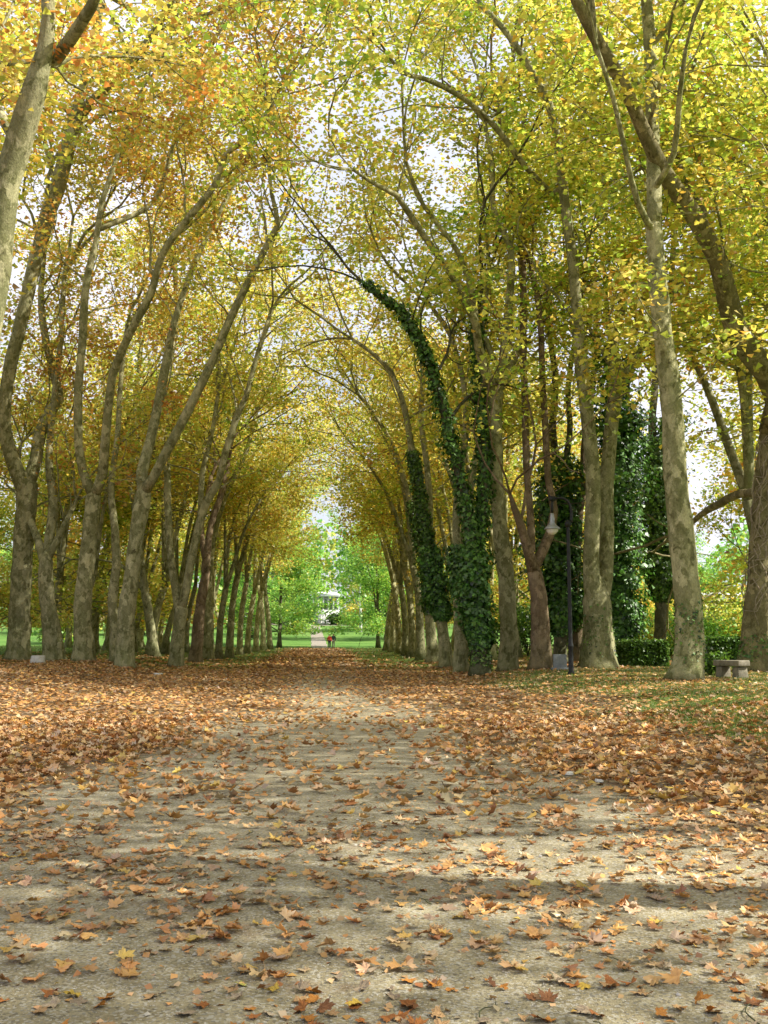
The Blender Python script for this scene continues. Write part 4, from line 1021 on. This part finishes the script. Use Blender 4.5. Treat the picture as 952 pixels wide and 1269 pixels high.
# ------------------------------------------------------------------ the strolling couple
def solid(nm, c):
    m, nt, *_ = newmat(nm); finish(nt, ramp(nt, noise(nt, coords(nt), 25, 3), [(.3, tuple(np.array(c) * .8)), (.7, tuple(np.array(c) * 1.15))]), .85, None, spec=.15); return m
SKIN = solid('skin', (.5, .3, .22))
def skinned(name, joints, edges, rads, mat, parent, sub=2, root=0):
    me = bpy.data.meshes.new(name); me.from_pydata(joints, edges, []); o = link(name, me, mat, parent)
    md = o.modifiers.new('skin', 'SKIN'); md.use_smooth_shade = True
    for i, r_ in enumerate(rads): me.skin_vertices[0].data[i].radius = (r_, r_)
    me.skin_vertices[0].data[root].use_root = True
    s = o.modifiers.new('sub', 'SUBSURF'); s.levels = s.render_levels = sub; return o
def person(x, y, H, jacket, trousers, hairc, stride, label, rz):
    s = H / 1.75; z = float(terrain(x, y)) + .01
    root = empty('person', (x, y, z), label, 'person', rz=rz)
    f = stride
    J = {'pel': (0, 0, .95), 'che': (0, .02, 1.28), 'nk': (0, .03, 1.47), 'hd': (0, .0, 1.58), 'ht': (0, .01, 1.69),
         'hl': (-.09, 0, .92), 'kl': (-.10, -.12 * f, .50), 'al': (-.10, .02 - .16 * f, .09), 'tl': (-.11, -.13 - .16 * f, .04),
         'hr': (.09, 0, .92), 'kr': (.10, .05 * f, .50), 'ar': (.10, .24 * f, .11), 'tr': (.11, .24 * f - .12, .04),
         'sl': (-.19, .02, 1.42), 'el': (-.25, .04 + .08 * f, 1.14), 'wl': (-.24, -.04 + .10 * f, .90), 'fl': (-.24, -.07 + .10 * f, .80),
         'sr': (.19, .02, 1.42), 'er': (.25, .04 - .08 * f, 1.14), 'wr': (.24, -.10 - .08 * f, .92), 'fr': (.24, -.14 - .08 * f, .83)}
    rad = dict(pel=.13, che=.14, nk=.055, hd=.10, ht=.075, hl=.095, kl=.06, al=.042, tl=.035, hr=.095, kr=.06, ar=.042, tr=.035, sl=.06, el=.042, wl=.028, fl=.024, sr=.06, er=.042, wr=.028, fr=.024)
    names = list(J); ix = {n_: i for i, n_ in enumerate(names)}
    E = [('pel', 'che'), ('che', 'nk'), ('nk', 'hd'), ('hd', 'ht'), ('pel', 'hl'), ('hl', 'kl'), ('kl', 'al'), ('al', 'tl'), ('pel', 'hr'), ('hr', 'kr'), ('kr', 'ar'), ('ar', 'tr'), ('che', 'sl'), ('sl', 'el'), ('el', 'wl'), ('wl', 'fl'), ('che', 'sr'), ('sr', 'er'), ('er', 'wr'), ('wr', 'fr')]
    sk = skinned('body', [tuple(np.array(J[n_]) * s) for n_ in names], [(ix[a_], ix[c_]) for a_, c_ in E], [rad[n_] * s for n_ in names], SKIN, root)
    def sub_(nm, keys, edges, grow, mat, extra={}):
        JJ = dict(J); JJ.update(extra); kk = list(keys); id_ = {n_: i for i, n_ in enumerate(kk)}
        skinned(nm, [tuple(np.array(JJ[n_]) * s) for n_ in kk], [(id_[a_], id_[c_]) for a_, c_ in edges], [(rad.get(n_, .15) + grow) * s for n_ in kk], mat, root)
    sub_('jacket', ['pel2', 'che', 'sl', 'el', 'wl', 'sr', 'er', 'wr', 'nk2'], [('pel2', 'che'), ('che', 'sl'), ('sl', 'el'), ('el', 'wl'), ('che', 'sr'), ('sr', 'er'), ('er', 'wr'), ('che', 'nk2')], .025, jacket, {'pel2': (0, 0, .90), 'nk2': (0, .03, 1.42)})
    sub_('trousers', ['pel', 'hl', 'kl', 'al', 'hr', 'kr', 'ar'], [('pel', 'hl'), ('hl', 'kl'), ('kl', 'al'), ('pel', 'hr'), ('hr', 'kr'), ('kr', 'ar')], .018, trousers)
    sub_('shoe', ['al2', 'tl'], [('al2', 'tl')], .018, DARKW, {'al2': (J['al'][0], J['al'][1] + .03, .05)})
    sub_('shoe', ['ar2', 'tr'], [('ar2', 'tr')], .018, DARKW, {'ar2': (J['ar'][0], J['ar'][1] + .03, .05)})
    skinned('hair', [tuple(np.array(q_) * s) for q_ in [(0, .035, 1.60), (0, .03, 1.70), (0, .045, 1.54)]], [(0, 1), (0, 2)], [.105 * s, .085 * s, .07 * s], hairc, root)
    return root
pu = ground_at(408.4, 803.6); 
person(pu[0], pu[1], 1.66, solid('red_jacket', (.42, .05, .03)), solid('black_trousers', (.02, .02, .025)), solid('dark_hair', (.03, .02, .015)), .8, 'walker in a red jacket and dark trousers, left of the strolling couple', R(8))
pu = ground_at(413.3, 803.3)
person(pu[0], pu[1], 1.74, solid('green_grey_jacket', (.05, .08, .08)), solid('pale_trousers', (.33, .32, .30)), solid('grey_hair', (.12, .11, .10)), -.8, 'walker in a dark green jacket and pale trousers beside the red one', R(-6))

# ------------------------------------------------------------------ light, sky, camera
SUN_AZ, SUN_EL = 103.0, 42.0        # clockwise from +Y, in degrees: from the right and a little behind
w = bpy.data.worlds.new('World'); scene.world = w; w.use_nodes = True
nt = w.node_tree; nt.nodes.clear(); ll = nt.links
sky = nt.nodes.new('ShaderNodeTexSky'); sky.sky_type = 'NISHITA'; sky.sun_disc = False; sky.sun_elevation = R(SUN_EL); sky.sun_rotation = R(SUN_AZ)
sky.air_density = 1.0; sky.dust_density = 3.0; sky.ozone_density = 1.0
tc = nt.nodes.new('ShaderNodeTexCoord'); cn_ = noise(nt, tc.outputs['Generated'], 2.2, 6, .6)
cm = mixc(nt, ramp(nt, cn_, [(.34, (.4, .4, .4)), (.56, (1, 1, 1))]), sky.outputs[0], (6.0, 6.1, 6.9))
bg = nt.nodes.new('ShaderNodeBackground'); bg.inputs['Strength'].default_value = .095; ll.new(cm, bg.inputs[0])
wo = nt.nodes.new('ShaderNodeOutputWorld'); ll.new(bg.outputs[0], wo.inputs[0])

sd = bpy.data.lights.new('sun', 'SUN'); sd.energy = 5.0; sd.angle = R(.55); sd.color = (1, .94, .83)
so = bpy.data.objects.new('sun', sd); C.objects.link(so)
az, el = R(SUN_AZ), R(SUN_EL)
dv = Vector((math.sin(az) * math.cos(el), math.cos(az) * math.cos(el), math.sin(el)))
so.rotation_euler = dv.to_track_quat('Z', 'Y').to_euler()

cd = bpy.data.cameras.new('camera'); cam = bpy.data.objects.new('camera', cd); C.objects.link(cam); scene.camera = cam
cd.sensor_fit = 'VERTICAL'; cd.sensor_height = 24; cd.lens = 24 * F / 1269; cd.clip_start = .1; cd.clip_end = 3000
cam.location = CAM; cam.rotation_euler = (R(90) + PITCH, 0, -YAW)

scene.view_settings.view_transform = 'Standard'; scene.view_settings.look = 'None'; scene.view_settings.exposure = 0; scene.view_settings.gamma = 1
cy = scene.cycles; cy.max_bounces = 7; cy.diffuse_bounces = 4; cy.glossy_bounces = 2; cy.transmission_bounces = 4; cy.transparent_max_bounces = 4
cy.film_exposure = 1.95; cy.adaptive_threshold = .02; cy.use_denoising = True; cy.caustics_reflective = False; cy.caustics_refractive = False; cy.sample_clamp_indirect = 6
try: cy.denoiser = 'OPENIMAGEDENOISE'
except Exception: pass
print('faces', sum(len(m_.polygons) for m_ in bpy.data.meshes), flush=True)
